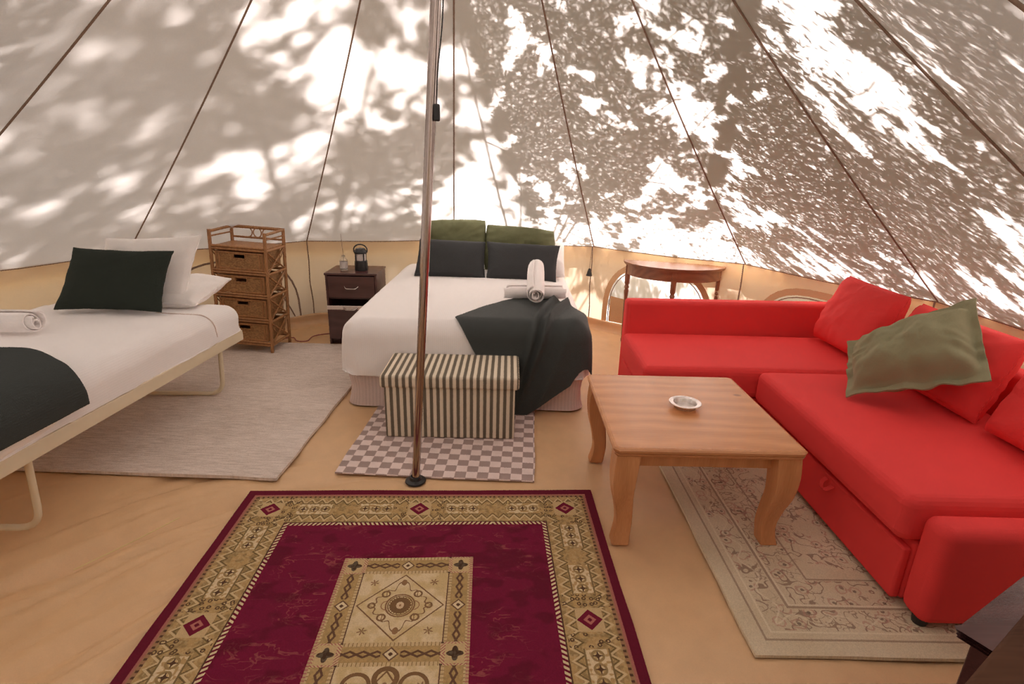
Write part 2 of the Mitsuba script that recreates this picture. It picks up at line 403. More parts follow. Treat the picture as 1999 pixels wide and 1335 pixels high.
    arms = (k > 0.5) & (dr.abs(dr.sqrt(dr.square(u - 0.085) + dr.square(v - 0.15)) - 0.040) < 0.006) & (v > 0.14)
    pc = dr.select(arms, LN, pc)
    mcol = dr.select(pan, pc, mcol)
    mcol = dr.select((dr.abs(x - 0.158) < 0.002) & (~bar_), DRK * 1.5, mcol)
    mcol = dr.select(x > 0.236, dr.select(tri(y / 0.012) > 0.3, mix(BEI, PNK, 0.35), PNK), mcol)
    col = dr.select(inm, mcol, col)
    pile = noise(X * 520, uv.y * 520) - 0.5
    return col * (1 + 0.22 * pile)
MAT['rug_persian'] = prin(persian_fn, 0.95, 0.1, sheen=0.2)
def floral_fn(p, n, uv):
    X, Y = dr.minimum(uv.x, 1.30 - uv.x), dr.minimum(1.75 - uv.y, uv.y)
    de = dr.minimum(X, Y)
    al = dr.select(X < Y, Y, X)
    base = mix((0.53, 0.44, 0.30), (0.62, 0.53, 0.385), fbm(X * 6, Y * 6, 1.0, 3))
    BR, PK, DK, LT = C(0.25, 0.165, 0.11), C(0.45, 0.25, 0.19), C(0.13, 0.085, 0.06), C(0.68, 0.60, 0.45)
    d1, d2, r = voronoi(X * 15 + 0.5 * noise(X * 8, Y * 8), Y * 15)
    pet = dr.abs(d1 - 0.22 - 0.12 * noise(X * 90, Y * 90)) < 0.05
    vein = smoothstep(0.012, 0.035, dr.abs(fbm(X * 20, Y * 20, 3.0, 2) - 0.5))
    leaf = (1 - smoothstep(0.02, 0.06, dr.abs(fbm(X * 48, Y * 48, 8.0, 2) - 0.5))) * smoothstep(0.45, 0.6, noise(X * 16, Y * 16, 2.0))
    dens = smoothstep(0.40, 0.62, fbm(X * 3.1, Y * 3.1, 12.0, 2))
    col = base
    zone = ((de > 0.10) & (de < 0.19)) | ((de > 0.215) & (de < 0.33)) | ((de >= 0.33) & (dens > 0.35))
    fl = dr.select(vein < 0.5, 1.0, 0.0)
    col = dr.select(zone, mix(col, BR, dr.maximum(fl * 0.8, leaf * 0.7)), col)
    col = dr.select(zone & pet & (r > 0.35), mix(col, PK, 0.6), col)
    col = dr.select(zone & (d1 < 0.10) & (r > 0.5), mix(col, DK, 0.7), col)
    wave = dr.abs(de - 0.145 - 0.020 * dr.sin(al * 2 * math.pi / 0.16))
    col = dr.select(wave < 0.0035, mix(col, LT, 0.55), col)
    for c, w, k in ((0.062, 0.004, BR), (0.092, 0.0035, LT), (0.200, 0.005, BR), (0.210, 0.004, LT), (0.338, 0.004, BR)):
        col = dr.select(dr.abs(de - c) < w, mix(col, k, 0.65), col)
    pile = noise(X * 450, Y * 450) - 0.5
    return col * (1 + 0.22 * pile)
MAT['rug_floral'] = prin(floral_fn, 0.95, 0.1)
MAT['leaf'] = two({'type': 'diffuse', 'reflectance': {'type': 'rgb', 'value': [0.11, 0.14, 0.055]}})
MAT['bark'] = prin((0.20, 0.15, 0.11), 0.9, 0.2)
for k, b in MAT.items(): scene['mat_' + k] = two(b) if b['type'] in ('principled', 'bumpmap', 'roughconductor') else b

# ------------------------------------------------------------------ the tent
CX, CY, RT, ZE = -0.45, 2.27, 3.05, 0.775          # centre, wall radius, eave height
APEX = np.array([-0.236, 2.27, 3.23])
NG = 14; A0 = math.radians(-2.7); DA = 2 * math.pi / NG
def rim(a, r=RT, z=ZE): return np.array([CX + r * math.sin(a), CY + r * math.cos(a), z])
GORES = [(A0 + (k - NG // 2) * DA, A0 + (k + 1 - NG // 2) * DA) for k in range(NG)]
def side_of(a):
    a = math.degrees((a + math.pi) % (2 * math.pi) - math.pi)
    return 'back' if -55 < a < 50 else 'left' if -130 < a < 0 else 'right' if 0 < a < 130 else 'front'

DOOR = (NG - 2, NG - 1, 0)                     # the front, behind the camera: its A-frame pushes the door out, flaps closed
def gore_mesh(a, b, nr=30, nc=18, s1=1.0):
    s = np.linspace(0, s1, nr)[:, None, None]; t = np.linspace(0, 1, nc)[None, :, None]
    eave = rim(a) * (1 - t) + rim(b) * t
    eave = eave + np.array([0, 0, -0.012]) * np.sin(np.pi * t)
    top = APEX + 0.05 * (eave - APEX) / np.linalg.norm(eave - APEX, axis=-1, keepdims=True)
    P = top * (1 - s) + eave * s
    out = eave - np.array([CX, CY, ZE]); out /= np.linalg.norm(out, axis=-1, keepdims=True)
    P = P - (out * 0.5 + np.array([0, 0, 0.8])) * (0.045 * np.sin(np.pi * s))
    nz = meshkit.fbm(P * [2.6, 2.6, 2.6], 3, 5) - 0.5
    tens = np.sin(np.pi * t) * np.sin(np.pi * np.clip(s * 1.02, 0, 1))
    P = P + out * (0.030 * nz * tens[..., 0])[..., None] + np.array([0, 0, 0.02]) * (nz * tens[..., 0])[..., None]
    return tm(P.reshape(-1, 3), grid_faces(nr, nc)), P[:, 0]

say('ceiling', kind='structure')
for k, (a, b) in enumerate(GORES):
    g, edge = gore_mesh(a, b)
    if k in DOOR:
        front = [GORES[12][0], GORES[12][1], GORES[13][1], GORES[0][1]]
        tip = rim((front[1] + front[2]) / 2, RT * 0.99, 2.15)
        if k == DOOR[1]:
            fl = [rim(x, RT, 0) for x in front]
            v = [tip, rim(front[0]), *fl, rim(front[3])]
            add('door_1', tm(v, [(0, i, i + 1) for i in range(1, 6)]), 'canvas_roof', False, kind='structure')
            continue
        side_edge = edge if k == DOOR[0] else gore_mesh(*GORES[1])[1]
        ridge = APEX + np.linspace(0, 1, len(side_edge))[:, None] * (tip - APEX)
        t = np.linspace(0, 1, 10)[None, :, None]
        G = side_edge[:, None] * (1 - t) + ridge[:, None] * t
        g = tm(G.reshape(-1, 3), grid_faces(*G.shape[:2]))
    add('ceiling__panel', g, 'canvas_roof', True)
    if k == 0: continue
    cdir = (np.array([CX, CY, 0.6]) - edge); cdir /= np.linalg.norm(cdir, axis=1, keepdims=True)
    add('ceiling__seam', tube(edge + cdir * 0.003, 0.0050, 6, False), 'seam', True)

def wall_map(a, b, xy, inset=0.0):
    """Wall coordinates (along from corner a, height) -> points; inset moves into the tent."""
    p, q = rim(a, RT, 0), rim(b, RT, 0); d = (q - p) / np.linalg.norm(q - p)
    nin = np.array([-d[1], d[0], 0]); nin = nin if nin @ (np.array([CX, CY, 0]) - p) > 0 else -nin
    xy = np.asarray(xy, float)
    return p + xy[:, :1] * d + np.array([0, 0, 1.0]) * xy[:, 1:2] + nin * inset
PW = 2 * RT * math.sin(DA / 2)
def arch(c, w, z0, z1, n=20):
    r = w / 2; rz_ = min(r, z1 - z0 - 0.02)
    th = np.linspace(0, math.pi, n)
    top = np.stack([c - r * np.sign(np.cos(th)) * np.abs(np.cos(th)) ** 0.75, z1 - rz_ + rz_ * np.abs(np.sin(th)) ** 0.75], 1)
    return np.vstack([[c - r, z0], top, [c + r, z0]])
def flat(poly, a, b, inset=0.0):
    v, f = trimesh.creation.triangulate_polygon(poly, engine='earcut')
    return tm(wall_map(a, b, v, inset), f)
def ribbon(path2, w, a, b, inset):
    from shapely.geometry import LineString
    return flat(LineString(path2).buffer(w / 2, cap_style='flat'), a, b, inset)

wins = {4: ('left', 0.62, 0.92), 5: None}
win_no = 0
for k, (a, b) in enumerate(GORES):
    side = 'wall_' + side_of((a + b) / 2)
    say(side, kind='structure')
    if k in DOOR: continue
    full = Polygon([(0, 0.0), (PW, 0.0), (PW, ZE), (PW * 0.75, ZE - 0.009), (PW / 2, ZE - 0.012), (PW * 0.25, ZE - 0.009), (0, ZE)])
    am = math.degrees((a + b) / 2)
    if abs(am + 41.3) < 2 or abs(am - 35.9) < 2 or abs(am - 61.6) < 2:
        win_no += 1
        w = 'window_%d' % win_no
        say(w, kind='structure')
        path = arch(0.65, 0.97, 0.085, 0.66) if am > 0 else arch(0.69, 1.09, 0.085, 0.65)
        hole = Polygon(path)
        add(side + '__panel', flat(full.difference(hole), a, b), 'canvas_wall', False)
        add(w + '__pane', flat(hole, a, b), 'canvas_pane' if am > 0 else 'canvas_wall', False)
        add(w + '__frame', ribbon(path, 0.05 if am > 0 else 0.016, a, b, 0.008), 'canvas_tape' if am > 0 else 'seam', False)
        if am > 0: add(w + '__frame', ribbon(arch(0.65, 0.89, 0.085, 0.62), 0.008, a, b, 0.011), 'seam', False)
        if abs(am - 35.9) < 2:
            add(w + '__patch', flat(Polygon([(0.215, 0.09), (0.40, 0.09), (0.40, 0.32), (0.22, 0.335)]), a, b, 0.012), 'canvas_tape', False, label='tan rectangular canvas patch')
        if abs(am + 41.3) < 2:
            pts = wall_map(a, b, smooth_path([(0.68, 0.60), (0.93, 0.46), (1.08, 0.30), (1.18, 0.09)], 16), 0.012)
            add(w + '__tie', tube(pts, 0.006, 6), 'seam', True)
    else:
        add(side + '__panel', flat(full, a, b), 'canvas_wall', False)
    # hem line under the eave, corner cord
    add(side + '__hem', ribbon([(0, ZE - 0.004), (PW / 2, ZE - 0.016), (PW, ZE - 0.004)], 0.006, a, b, 0.006), 'seam', False)
    add(side + '__cord', tube(np.vstack([wall_map(a, b, [(0, ZE), (0.004, 0.60), (-0.004, 0.40), (0.01, 0.2), (0.008, 0.09)], 0.02)]), 0.005, 6), 'seam', True)
    # the roof's flap hanging outside
    t = np.linspace(0, 1, 9)[:, None]
    e = rim(a) * (1 - t) + rim(b) * t; o = rim(a, 1, 0) * (1 - t) + rim(b, 1, 0) * t - np.array([CX, CY, 0]); o /= np.linalg.norm(o, axis=1, keepdims=True)
    P = np.stack([e + np.array([0, 0, -0.004]), e + o * 0.05 + [0, 0, -0.045], e + o * 0.062 + [0, 0, -0.075], e + o * 0.06 + np.array([0, 0, -0.11]) - np.array([0, 0, 0.012]) * np.sin(6 * np.pi * t)], 0)
    add('ceiling__flap', tm(P.reshape(-1, 3), grid_faces(4, 9)), 'canvas_flap', True)

# floor: groundsheet with wrinkles, its lip against the wall
rr = np.linspace(0, 1, 150); aa = np.linspace(0, 2 * math.pi, 541)[:-1]
rad = RT * 0.995
FX, FY = CX + rad * rr[:, None] * np.sin(aa), CY + rad * rr[:, None] * np.cos(aa)
def floor_z(x, y):
    x, y = np.asarray(x, float), np.asarray(y, float)
    # long diagonal folds at the front left, small crumples elsewhere
    u = x * 0.55 - y * 0.83 + 0.12 * np.sin(2.1 * (x + y)); 
    n = meshkit.noise(np.stack([u * 6.5, (x * 0.83 + y * 0.55) * 0.7, u * 0], -1), 3)
    m = meshkit.noise(np.stack([u * 15, (x * 0.83 + y * 0.55) * 1.2, u * 0 + 3], -1), 4)
    w = np.exp(-((x + 1.35) ** 2 / 0.55 + (y - 1.35) ** 2 / 0.6))
    g = meshkit.fbm(np.stack([x * 5, y * 5, x * 0], -1), 3, 8)
    return -0.014 + (-0.075 * np.clip(1 - np.abs(n - 0.5) * 5, 0, 1) ** 1.5 + 0.004 - 0.026 * np.clip(1 - np.abs(m - 0.5) * 4, 0, 1)) * w + 0.014 * g
def fz(x, y): return float(floor_z(np.array([x]), np.array([y]))[0])
FZ = np.minimum(floor_z(FX, FY), -0.0005)
add('floor', tm(np.stack([FX, FY, FZ], -1).reshape(-1, 3), grid_faces(150, 540, True)[:, ::-1]), 'groundsheet', True, kind='structure')
prof = [(RT * 0.955, -0.008), (RT * 0.972, -0.004), (RT * 0.981, 0.012), (RT * 0.986, 0.05), (RT * 0.984, 0.082), (RT * 0.989, 0.094), (RT * 0.9935, 0.086)]
na = NG
ang = np.array([A0 + k * DA + DA * j / 6 for k in range(NG) for j in range(6)])
def polyr(r, a):   # radius on the fourteen-sided wall
    t = ((a - A0) % DA) - DA / 2
    return r * math.cos(DA / 2) / np.cos(t)
v = np.stack([np.stack([CX + (polyr(RT, ang) - (RT - r)) * np.sin(ang), CY + (polyr(RT, ang) - (RT - r)) * np.cos(ang), np.full_like(ang, z) + 0.006 * np.sin(ang * 23 + z * 60) * (z > 0.02)], -1) for r, z in prof])
add('trim_1', tm(v.reshape(-1, 3), grid_faces(len(prof), len(ang), True)), 'groundsheet', True, kind='structure', label='raised edge of the tan groundsheet along the tent wall')
add('ground', tm([(-60, -60, -0.08), (60, -60, -0.08), (60, 60, -0.08), (-60, 60, -0.08)], [(0, 1, 2), (0, 2, 3)]), 'ground_outside', False, kind='structure')

# ------------------------------------------------------------------ rugs
def rug(key, w, l, th, mat, m, n=(60, 60), wave=0.0, edge=0.004, seed=1, uv0=(0, 0), **said):
    """Slab with its local x from -w/2 to w/2 and y from 0 (far edge) to l (towards the camera is -y in the world)."""
    x = np.linspace(-w / 2, w / 2, n[0]); y = np.linspace(0, l, n[1])
    X, Y = np.meshgrid(x, y, indexing='ij')
    lift = wave * meshkit.fbm(np.stack([X * 4, Y * 4, X * 0], -1), 2, seed)
    jx = edge * (meshkit.noise(np.stack([Y * 5, X * 0 + seed, X * 0], -1), 2) - 0.5) * np.sign(X) * (np.abs(X) > w / 2 - 1e-6)
    jy = edge * (meshkit.noise(np.stack([X * 5, Y * 0 + seed, X * 0], -1), 5) - 0.5) * np.sign(Y - l / 2) * ((Y < 1e-6) | (Y > l - 1e-6))
    P = np.stack([X + jx, -(Y + jy), th + lift], -1)
    top = P.reshape(-1, 3); K = len(top)
    f = grid_faces(n[0], n[1])[:, ::-1]
    i = np.arange(K).reshape(n); ring = np.concatenate([i[0, :], i[1:, -1], i[-1, -2::-1], i[-2:0:-1, 0]])
    base = top[ring] * [1, 1, 0] + (top[ring] - [0, -l / 2, 0]) * [0.001, 0.001, 0] + [0, 0, 0.0005]
    nx = np.roll(np.arange(len(ring)), -1); r0 = np.arange(len(ring))
    # rim vertices apart, so that the top keeps its own normals
    v = np.vstack([top, top[ring], base]); o = K; q = K + len(ring)
    side = np.vstack([np.stack([o + r0, o + nx, q + nx], 1), np.stack([o + r0, q + nx, q + r0], 1)])
    uv = np.stack([X + uv0[0], Y + uv0[1]], -1).reshape(-1, 2)
    mesh = tm(v, np.vstack([f, side]))
    return add(key, mesh, mat, True, np.vstack([uv, uv[ring], uv[ring]]), m, **said)

rug('persian_rug', 1.58, 2.30, 0.009, 'rug_persian', place(-0.398, 2.178, 0, 2.9), (80, 90), 0.004, label='burgundy and gold patterned oriental rug on the floor in front', cat='rug')
rug('grey_rug', 1.66, 2.02, 0.012, 'rug_grey', place(-1.90, 4.28, 0, -1.2), (70, 80), 0.006, 0.007, 3, label='grey woven rug with a mottled pile under the folding bed', cat='rug')
rug('checked_mat', 0.985, 0.80, 0.005, 'rug_check', place(-0.338, 3.10, 0, -2.0), (60, 50), 0.004, 0.008, 5, (0.012, -0.022), label='thin checked mat in pink and white under the striped ottoman', cat='rug')
rug('floral_rug', 1.30, 1.75, 0.010, 'rug_floral', place(1.428, 3.075, 0, 0.6), (60, 70), 0.003, 0.006, 6, (0.65, 0), label='faded beige floral rug reaching under the coffee table and sofa', cat='rug')

# ------------------------------------------------------------------ soft things
def drape(p2, x0, x1, y0, y1, ztop, r, flare=0.0, dome=0.0):
    """Lays the flat points p2 (n, m, 2) over a rounded slab: the overhang bends down over its edges and corners."""
    X, Y = p2[..., 0], p2[..., 1]
    qx, qy = np.clip(X, x0 + r, x1 - r), np.clip(Y, y0 + r, y1 - r)
    ox, oy = X - qx, Y - qy
    d = np.hypot(ox, oy); ux, uy = ox / np.maximum(d, 1e-9), oy / np.maximum(d, 1e-9)
    th = np.clip(d / r, 0, math.pi / 2); over = np.maximum(d - r * math.pi / 2, 0)
    h = r * np.sin(th) + flare * over
    z = ztop - r * (1 - np.cos(th)) - over
    cx, cy = (x0 + x1) / 2, (y0 + y1) / 2
    z = z + dome * (1 - ((qx - cx) / (x1 - x0) * 2) ** 4) * (1 - ((qy - cy) / (y1 - y0) * 2) ** 4) * (d < r * 3)
    return np.stack([qx + ux * h, qy + uy * h, z], -1)

def normals_of(P):
    N = np.cross(np.gradient(P, axis=0), np.gradient(P, axis=1))
    return N / (np.linalg.norm(N, axis=-1, keepdims=True) + 1e-12)

def pillow(key, c00, c10, c11, c01, thick, mat, n=44, pinch=0.035, wr=0.008, seed=1, flange=0.0, sag=0.0, power=0.55, **said):
    """Cushion between four corner points, in order round its edge; the normal side faces (c10-c00) x (c01-c00)."""
    c00, c10, c11, c01 = (np.asarray(c, float) for c in (c00, c10, c11, c01))
    m = max(12, int(n * np.linalg.norm(c01 - c00) / np.linalg.norm(c10 - c00)))
    s, t = np.meshgrid(np.linspace(-1, 1, n), np.linspace(-1, 1, m), indexing='ij')
    s0, t0 = s, t
    if flange:
        L1, L2 = np.linalg.norm(c10 - c00) / 2, np.linalg.norm(c01 - c00) / 2
        si, ti = np.clip(np.abs(s) / (1 - flange / L1), 0, 1), np.clip(np.abs(t) / (1 - flange / L2), 0, 1)
    else:
        si, ti = np.abs(s), np.abs(t)
    e = pinch
    sp = s * (1 - e * (1 - t ** 2)); tp = t * (1 - e * (1 - s ** 2))
    a, b = (sp + 1) / 2, (tp + 1) / 2
    P = ((1 - a) * (1 - b))[..., None] * c00 + (a * (1 - b))[..., None] * c10 + (a * b)[..., None] * c11 + ((1 - a) * b)[..., None] * c01
    N = np.cross(c10 - c00, c01 - c00); N /= np.linalg.norm(N)
    f = np.clip((1 - si ** 2.6) * (1 - ti ** 2.6), 0, 1) ** power
    q = np.stack([s * 3.2, t * 2.6, np.full_like(s, seed)], -1)
    w = (meshkit.fbm(q, 4, seed) - 0.5) * wr * 2
    rad = np.maximum(si, ti); ang = np.arctan2(t, s)
    crease = wr * 0.7 * (meshkit.noise(np.stack([np.cos(ang) * 9, np.sin(ang) * 9, rad * 1.2], -1), seed + 3) - 0.5) * smooth01(rad, 0.35, 0.95)
    edge = 0.004
    wob = (meshkit.noise(np.stack([s0 * 5, t0 * 5, np.full_like(s, seed + 9)], -1), seed + 5) - 0.5) * (0.022 if flange else 0.008) * (rad > 0.9)
    D = np.array([0, 0, -1.0]) * (sag * (1 - s ** 2) * (1 - t ** 2))[..., None]
    A = P + D + N * (f * thick / 2 + edge + w * f + crease + wob)[..., None]
    B = P + D - N * (f * thick / 2 + edge - w * f * 0.5 - wob - crease)[..., None]
    K = n * m; i = np.arange(K).reshape(n, m)
    rim_ = np.concatenate([i[0, :], i[1:, -1], i[-1, -2::-1], i[-2:0:-1, 0]]); nx = np.roll(rim_, -1)
    fc = grid_faces(n, m)
    mesh = tm(np.vstack([A.reshape(-1, 3), B.reshape(-1, 3)]), np.vstack([fc, fc[:, ::-1] + K, np.stack([rim_, nx + K, nx], 1), np.stack([rim_, rim_ + K, nx + K], 1)]))
    if mesh.volume < 0: mesh.invert()
    return add(key, mesh, mat, 60, **said)

def smooth01(x, a, b):
    t = np.clip((x - a) / (b - a), 0, 1)
    return t * t * (3 - 2 * t)

def cloth(key, P, thick, mat, uv=None, **said):
    mesh = solid_sheet(P, thick)
    if uv is not None: uv = np.vstack([uv.reshape(-1, 2)] * 2)
    return add(key, mesh, mat, True if uv is not None else 50, uv, **said)

# --- the double bed
BX0, BX1, BY0, BY1, BZ = -1.055, 0.475, 3.085, 5.03, 0.555
bed = say('double_bed', 'double bed with white striped cover and pinkish fabric base', 'bed')
def bed_base():
    path = []
    x0, x1, y0, y1, r = BX0 + 0.016, BX1 - 0.010, BY0 + 0.018, BY1, 0.10
    per = np.linspace(0, 1, 400, endpoint=False); pts = []
    P = Polygon([(x0, y0), (x1, y0), (x1, y1), (x0, y1)]).buffer(-r).buffer(r, quad_segs=8).exterior
    ring = np.array([P.interpolate(t, normalized=True).coords[0] for t in per]); N = np.roll(ring, -1, 0) - np.roll(ring, 1, 0)
    N = np.stack([N[:, 1], -N[:, 0]], 1); N /= np.linalg.norm(N, axis=1, keepdims=True)
    zs = np.linspace(0.004, 0.25, 16); V = []
    for z in zs:
        bulge = 0.014 * math.sin(math.pi * (z / 0.27) ** 0.7)
        fold = meshkit.fbm(np.stack([per * 14 + z * 2.2, np.full_like(per, z * 16), per * 0], -1), 3, 4) - 0.5
        V.append(np.column_stack([ring + N * (bulge + 0.020 * fold)[:, None], np.full(400, z)]))
    uv = np.vstack([np.column_stack([per * P.length, np.full(400, z)]) for z in zs])
    return tm(np.vstack(V), grid_faces(len(zs), 400, True)), uv
mb, uvb = bed_base()
add(bed + '__base', mb, 'bed_base', True, uvb)
add(bed + '__mattress', rbox(BX1 - BX0 - 0.04, BY1 - BY0 - 0.04, BZ - 0.255, 0.06), 'pillow_white', 40, m=place((BX0 + BX1) / 2, (BY0 + BY1) / 2, 0.245))
over = 0.40
sx = np.concatenate([np.linspace(BX0 - over, BX0 + 0.2, 45)[:-1], np.linspace(BX0 + 0.2, BX1 - 0.2, 60)[:-1], np.linspace(BX1 - 0.2, BX1 + over, 45)])
sy = np.concatenate([np.linspace(BY0 - over, BY0 + 0.2, 45)[:-1], np.linspace(BY0 + 0.2, BY1 + 0.05, 80)])
S2 = np.stack(np.meshgrid(sx, sy, indexing='ij'), -1)
def bed_surface(p2, lift=0.0, flare=0.02):
    return drape(p2, BX0 - lift, BX1 + lift, BY0 - lift, BY1 + 0.4, BZ + lift, 0.11 + lift, flare, 0.030)
P = bed_surface(S2)
N = normals_of(P)
wr = 0.010 * (meshkit.fbm(np.stack([S2[..., 0] * 5, S2[..., 1] * 3, S2[..., 0] * 0], -1), 4, 21) - 0.5)
hang = np.maximum(0, BZ - 0.1 - P[..., 2])
fold = 0.030 * (meshkit.noise(np.stack([S2[..., 0] * 7, S2[..., 1] * 7, S2[..., 0] * 0], -1), 31) - 0.5) * np.clip(hang / 0.2, 0, 1)
P = P + N * (wr + fold)[..., None]
P[..., 2] = np.maximum(P[..., 2], 0.215 + 0.02 * meshkit.noise(np.stack([S2[..., 0] * 4, S2[..., 1] * 4, S2[..., 0] * 0], -1), 33))
cloth(bed + '__cover', P, 0.004, 'sheet_stripe', S2)

# pillows on the double bed
pillow('green_pillow', (-0.765, 4.70, 0.60), (-0.27, 4.70, 0.59), (-0.265, 4.87, 1.00), (-0.775, 4.86, 0.99), 0.24, 'olive_deep', pinch=-0.05, wr=0.020, seed=2, power=0.5,
       label='olive green pillow at the head of the double bed, left one behind the tent pole', cat='pillow', group='olive pillows on the double bed')
pillow('green_pillow', (-0.255, 4.68, 0.60), (0.35, 4.68, 0.59), (0.345, 4.86, 0.925), (-0.245, 4.86, 0.965), 0.24, 'olive_deep', pinch=-0.05, wr=0.024, seed=5, power=0.5,
       label='olive green pillow at the head of the double bed, right one with creased folds', cat='pillow', group='olive pillows on the double bed')
pillow('charcoal_pillow', (-0.825, 4.40, 0.585), (-0.235, 4.39, 0.575), (-0.245, 4.57, 0.855), (-0.80, 4.58, 0.865), 0.17, 'charcoal', pinch=0.03, wr=0.006, seed=8,
       label='charcoal pillow on the double bed, left one behind the tent pole', cat='pillow', group='charcoal pillows on the double bed')
pillow('charcoal_pillow', (-0.228, 4.38, 0.575), (0.35, 4.36, 0.562), (0.385, 4.56, 0.84), (-0.235, 4.57, 0.858), 0.17, 'charcoal', pinch=0.05, wr=0.006, seed=9,
       label='charcoal pillow on the double bed, right one with a pointed corner', cat='pillow', group='charcoal pillows on the double bed')
pillow('white_pillow', (-0.10, 4.50, 0.60), (0.43, 4.48, 0.59), (0.45, 4.92, 0.82), (-0.10, 4.92, 0.84), 0.14, 'pillow_white', pinch=0.02, wr=0.012, seed=11,
       label='white pillow behind the right charcoal pillow on the double bed', cat='pillow')

# throw over the bed's front right corner
def throw_bed():
    n, m = 120, 150
    u, v = np.meshgrid(np.linspace(0, 1, n), np.linspace(0, 1, m), indexing='ij')
    # flat corners in the unrolled plane of the bed cover: left tip, far right tip, right overhang, front overhang
    c00, c01 = np.array([-0.35, 3.17]), np.array([0.20, 3.78])
    c10, c11 = np.array([0.02, 2.50]), np.array([0.72, 3.02])
    Q = ((1 - u) * (1 - v))[..., None] * c00 + ((1 - u) * v)[..., None] * c01 + (u * (1 - v))[..., None] * c10 + (u * v)[..., None] * c11
    Q[..., 1] += 0.05 * np.sin(math.pi * v) * (1 - u)
    Q = Q + np.stack([0.03 * np.sin(6 * v), -0.03 * np.sin(5 * v + 1)], -1) * (u * (1 - u))[..., None]
    P = bed_surface(Q, 0.014, 0.10)
    N = normals_of(P); N *= np.sign((N[..., 2].mean()))
    # two long folds sweeping from the right edge towards the front, a softer one beside them
    t = u - (0.98 - 0.66 * v ** 0.8)
    on = smooth01(v, 0.06, 0.3)
    k1 = np.exp(-(t / 0.030) ** 2) * 0.050 * on
    k2 = np.exp(-((t + 0.14 * (0.4 + 0.6 * v)) / 0.028) ** 2) * 0.042 * on
    k3 = np.exp(-((t - 0.20) / 0.06) ** 2) * 0.018 * on
    small = 0.010 * (meshkit.fbm(np.stack([u * 3 + v * 2, v * 7, u * 0], -1), 3, 14) - 0.4)
    return P + N * (0.006 + k1 + k2 + k3 + np.maximum(small, -0.002))[..., None]
cloth('charcoal_throw', throw_bed(), 0.009, 'throw_charcoal', label='charcoal throw blanket draped over the front right corner of the double bed', cat='throw blanket')

def towel_roll(key, p, q, r, turns=3.2, seed=1, **said):
    """Towel rolled up about the axis from p to q: a spiral sheet of some thickness."""
    p, q = np.asarray(p, float), np.asarray(q, float)
    d = q - p; L = np.linalg.norm(d); d /= L
    x = np.cross([0, 0, 1.0], d); x /= np.linalg.norm(x); y = np.cross(d, x)
    n, m = 110, 16
    th = np.linspace(0, turns * 2 * math.pi, n); t = 0.16 * r
    rad = r * 0.16 + (r * 0.84 - t * 0.3) * th / th[-1]
    s = np.linspace(0, 1, m)
    R = rad[:, None] * (1 + 0.05 * (meshkit.noise(np.stack(list(np.meshgrid(th * 0.8, s * 3, indexing="ij")) + [np.zeros((n, m))], -1), seed) - 0.5)) * (1 - 0.06 * (2 * s - 1) ** 8)
    off = (s - 0.5)[None, :] * L + 0.02 * np.sin(th * 0.7 + seed)[:, None] * (np.abs(2 * s - 1) ** 3)[None, :] * np.sign(s - 0.5)
    mid = (p + q) / 2
    P = mid + d * off[..., None] + x * (R * np.cos(th)[:, None])[..., None] + y * (R * np.sin(th)[:, None])[..., None]
    return add(key, shell(P, t * 0.8), 'towel', 50, **said)

def shell(P, thick):
    N = normals_of(P); n, m, _ = P.shape; K = n * m
    f = grid_faces(n, m); i = np.arange(K).reshape(n, m)
    ring = np.concatenate([i[0, :], i[1:, -1], i[-1, -2::-1], i[-2:0:-1, 0]]); nx = np.roll(ring, -1)
    mesh = tm(np.vstack([(P + N * thick / 2).reshape(-1, 3), (P - N * thick / 2).reshape(-1, 3)]),
              np.vstack([f, f[:, ::-1] + K, np.stack([ring, nx + K, nx], 1), np.stack([ring, ring + K, nx + K], 1)]))
    if mesh.volume < 0: mesh.invert()
    return mesh
towel_roll('rolled_towel', (-0.045, 3.62, 0.645), (0.345, 3.64, 0.645), 0.050, seed=2, label='rolled white towel lying across under another on the double bed', cat='towel')
towel_roll('rolled_towel', (0.148, 3.42, 0.672), (0.165, 3.90, 0.775), 0.066, seed=4, label='rolled white towel on top of the crossed pair on the double bed', cat='towel')

# --- striped ottoman
OX, OY, OR = -0.334, 2.875, 0.6
ott = say('striped_ottoman', 'storage ottoman with cream and grey-brown stripes at the foot of the double bed', 'ottoman')
def box_uv(sx, sy, sz, r, n=24):
    """Rounded box with uv that carries stripes over its top and down its front: u is local x on front, back and top, y on the ends."""
    b = rbox(sx, sy, sz, r, 3)
    fn = b.face_normals; v = b.vertices[b.faces.reshape(-1)]; N = np.repeat(fn, 3, 0)
    uv = np.where((np.abs(N[:, :1]) > 0.8), v[:, 1:3], v[:, [0, 2]])
    sm = trimesh.graph.smooth_shade(b, angle=math.radians(40)) if False else None
    return tm(v, np.arange(len(v)).reshape(-1, 3)), uv
def add_box(key, sx, sy, sz, r, mat, m, **said):
    b = rbox(sx, sy, sz, r, 4)
    vn = b.vertex_normals
    fn = np.repeat(b.face_normals, 3, 0); idx = b.faces.reshape(-1); v = b.vertices[idx]
    uv = np.where((np.abs(fn[:, :1]) > 0.8), v[:, 1:3] + 0.009, v[:, [0, 2]] + 0.009)
    mesh = moved(tm(v, np.arange(len(v)).reshape(-1, 3)), m)
    nrm = vn[idx] @ m[:3, :3].T
    k = num(key); scene[k] = {**mikit.ply(mesh, 'mat_' + mat, False), 'filename': meshkit.write_ply(mesh, False, uv, None, nrm), 'face_normals': False}
    if said: say(k, **said)
    return k
add_box(ott + '__body', 0.715, 0.355, 0.30, 0.006, 'stripe', place(OX, OY, 0.0102, OR))
add_box(ott + '__lid', 0.758, 0.385, 0.072, 0.016, 'stripe', place(OX, OY, 0.308, OR), label='padded striped lid')

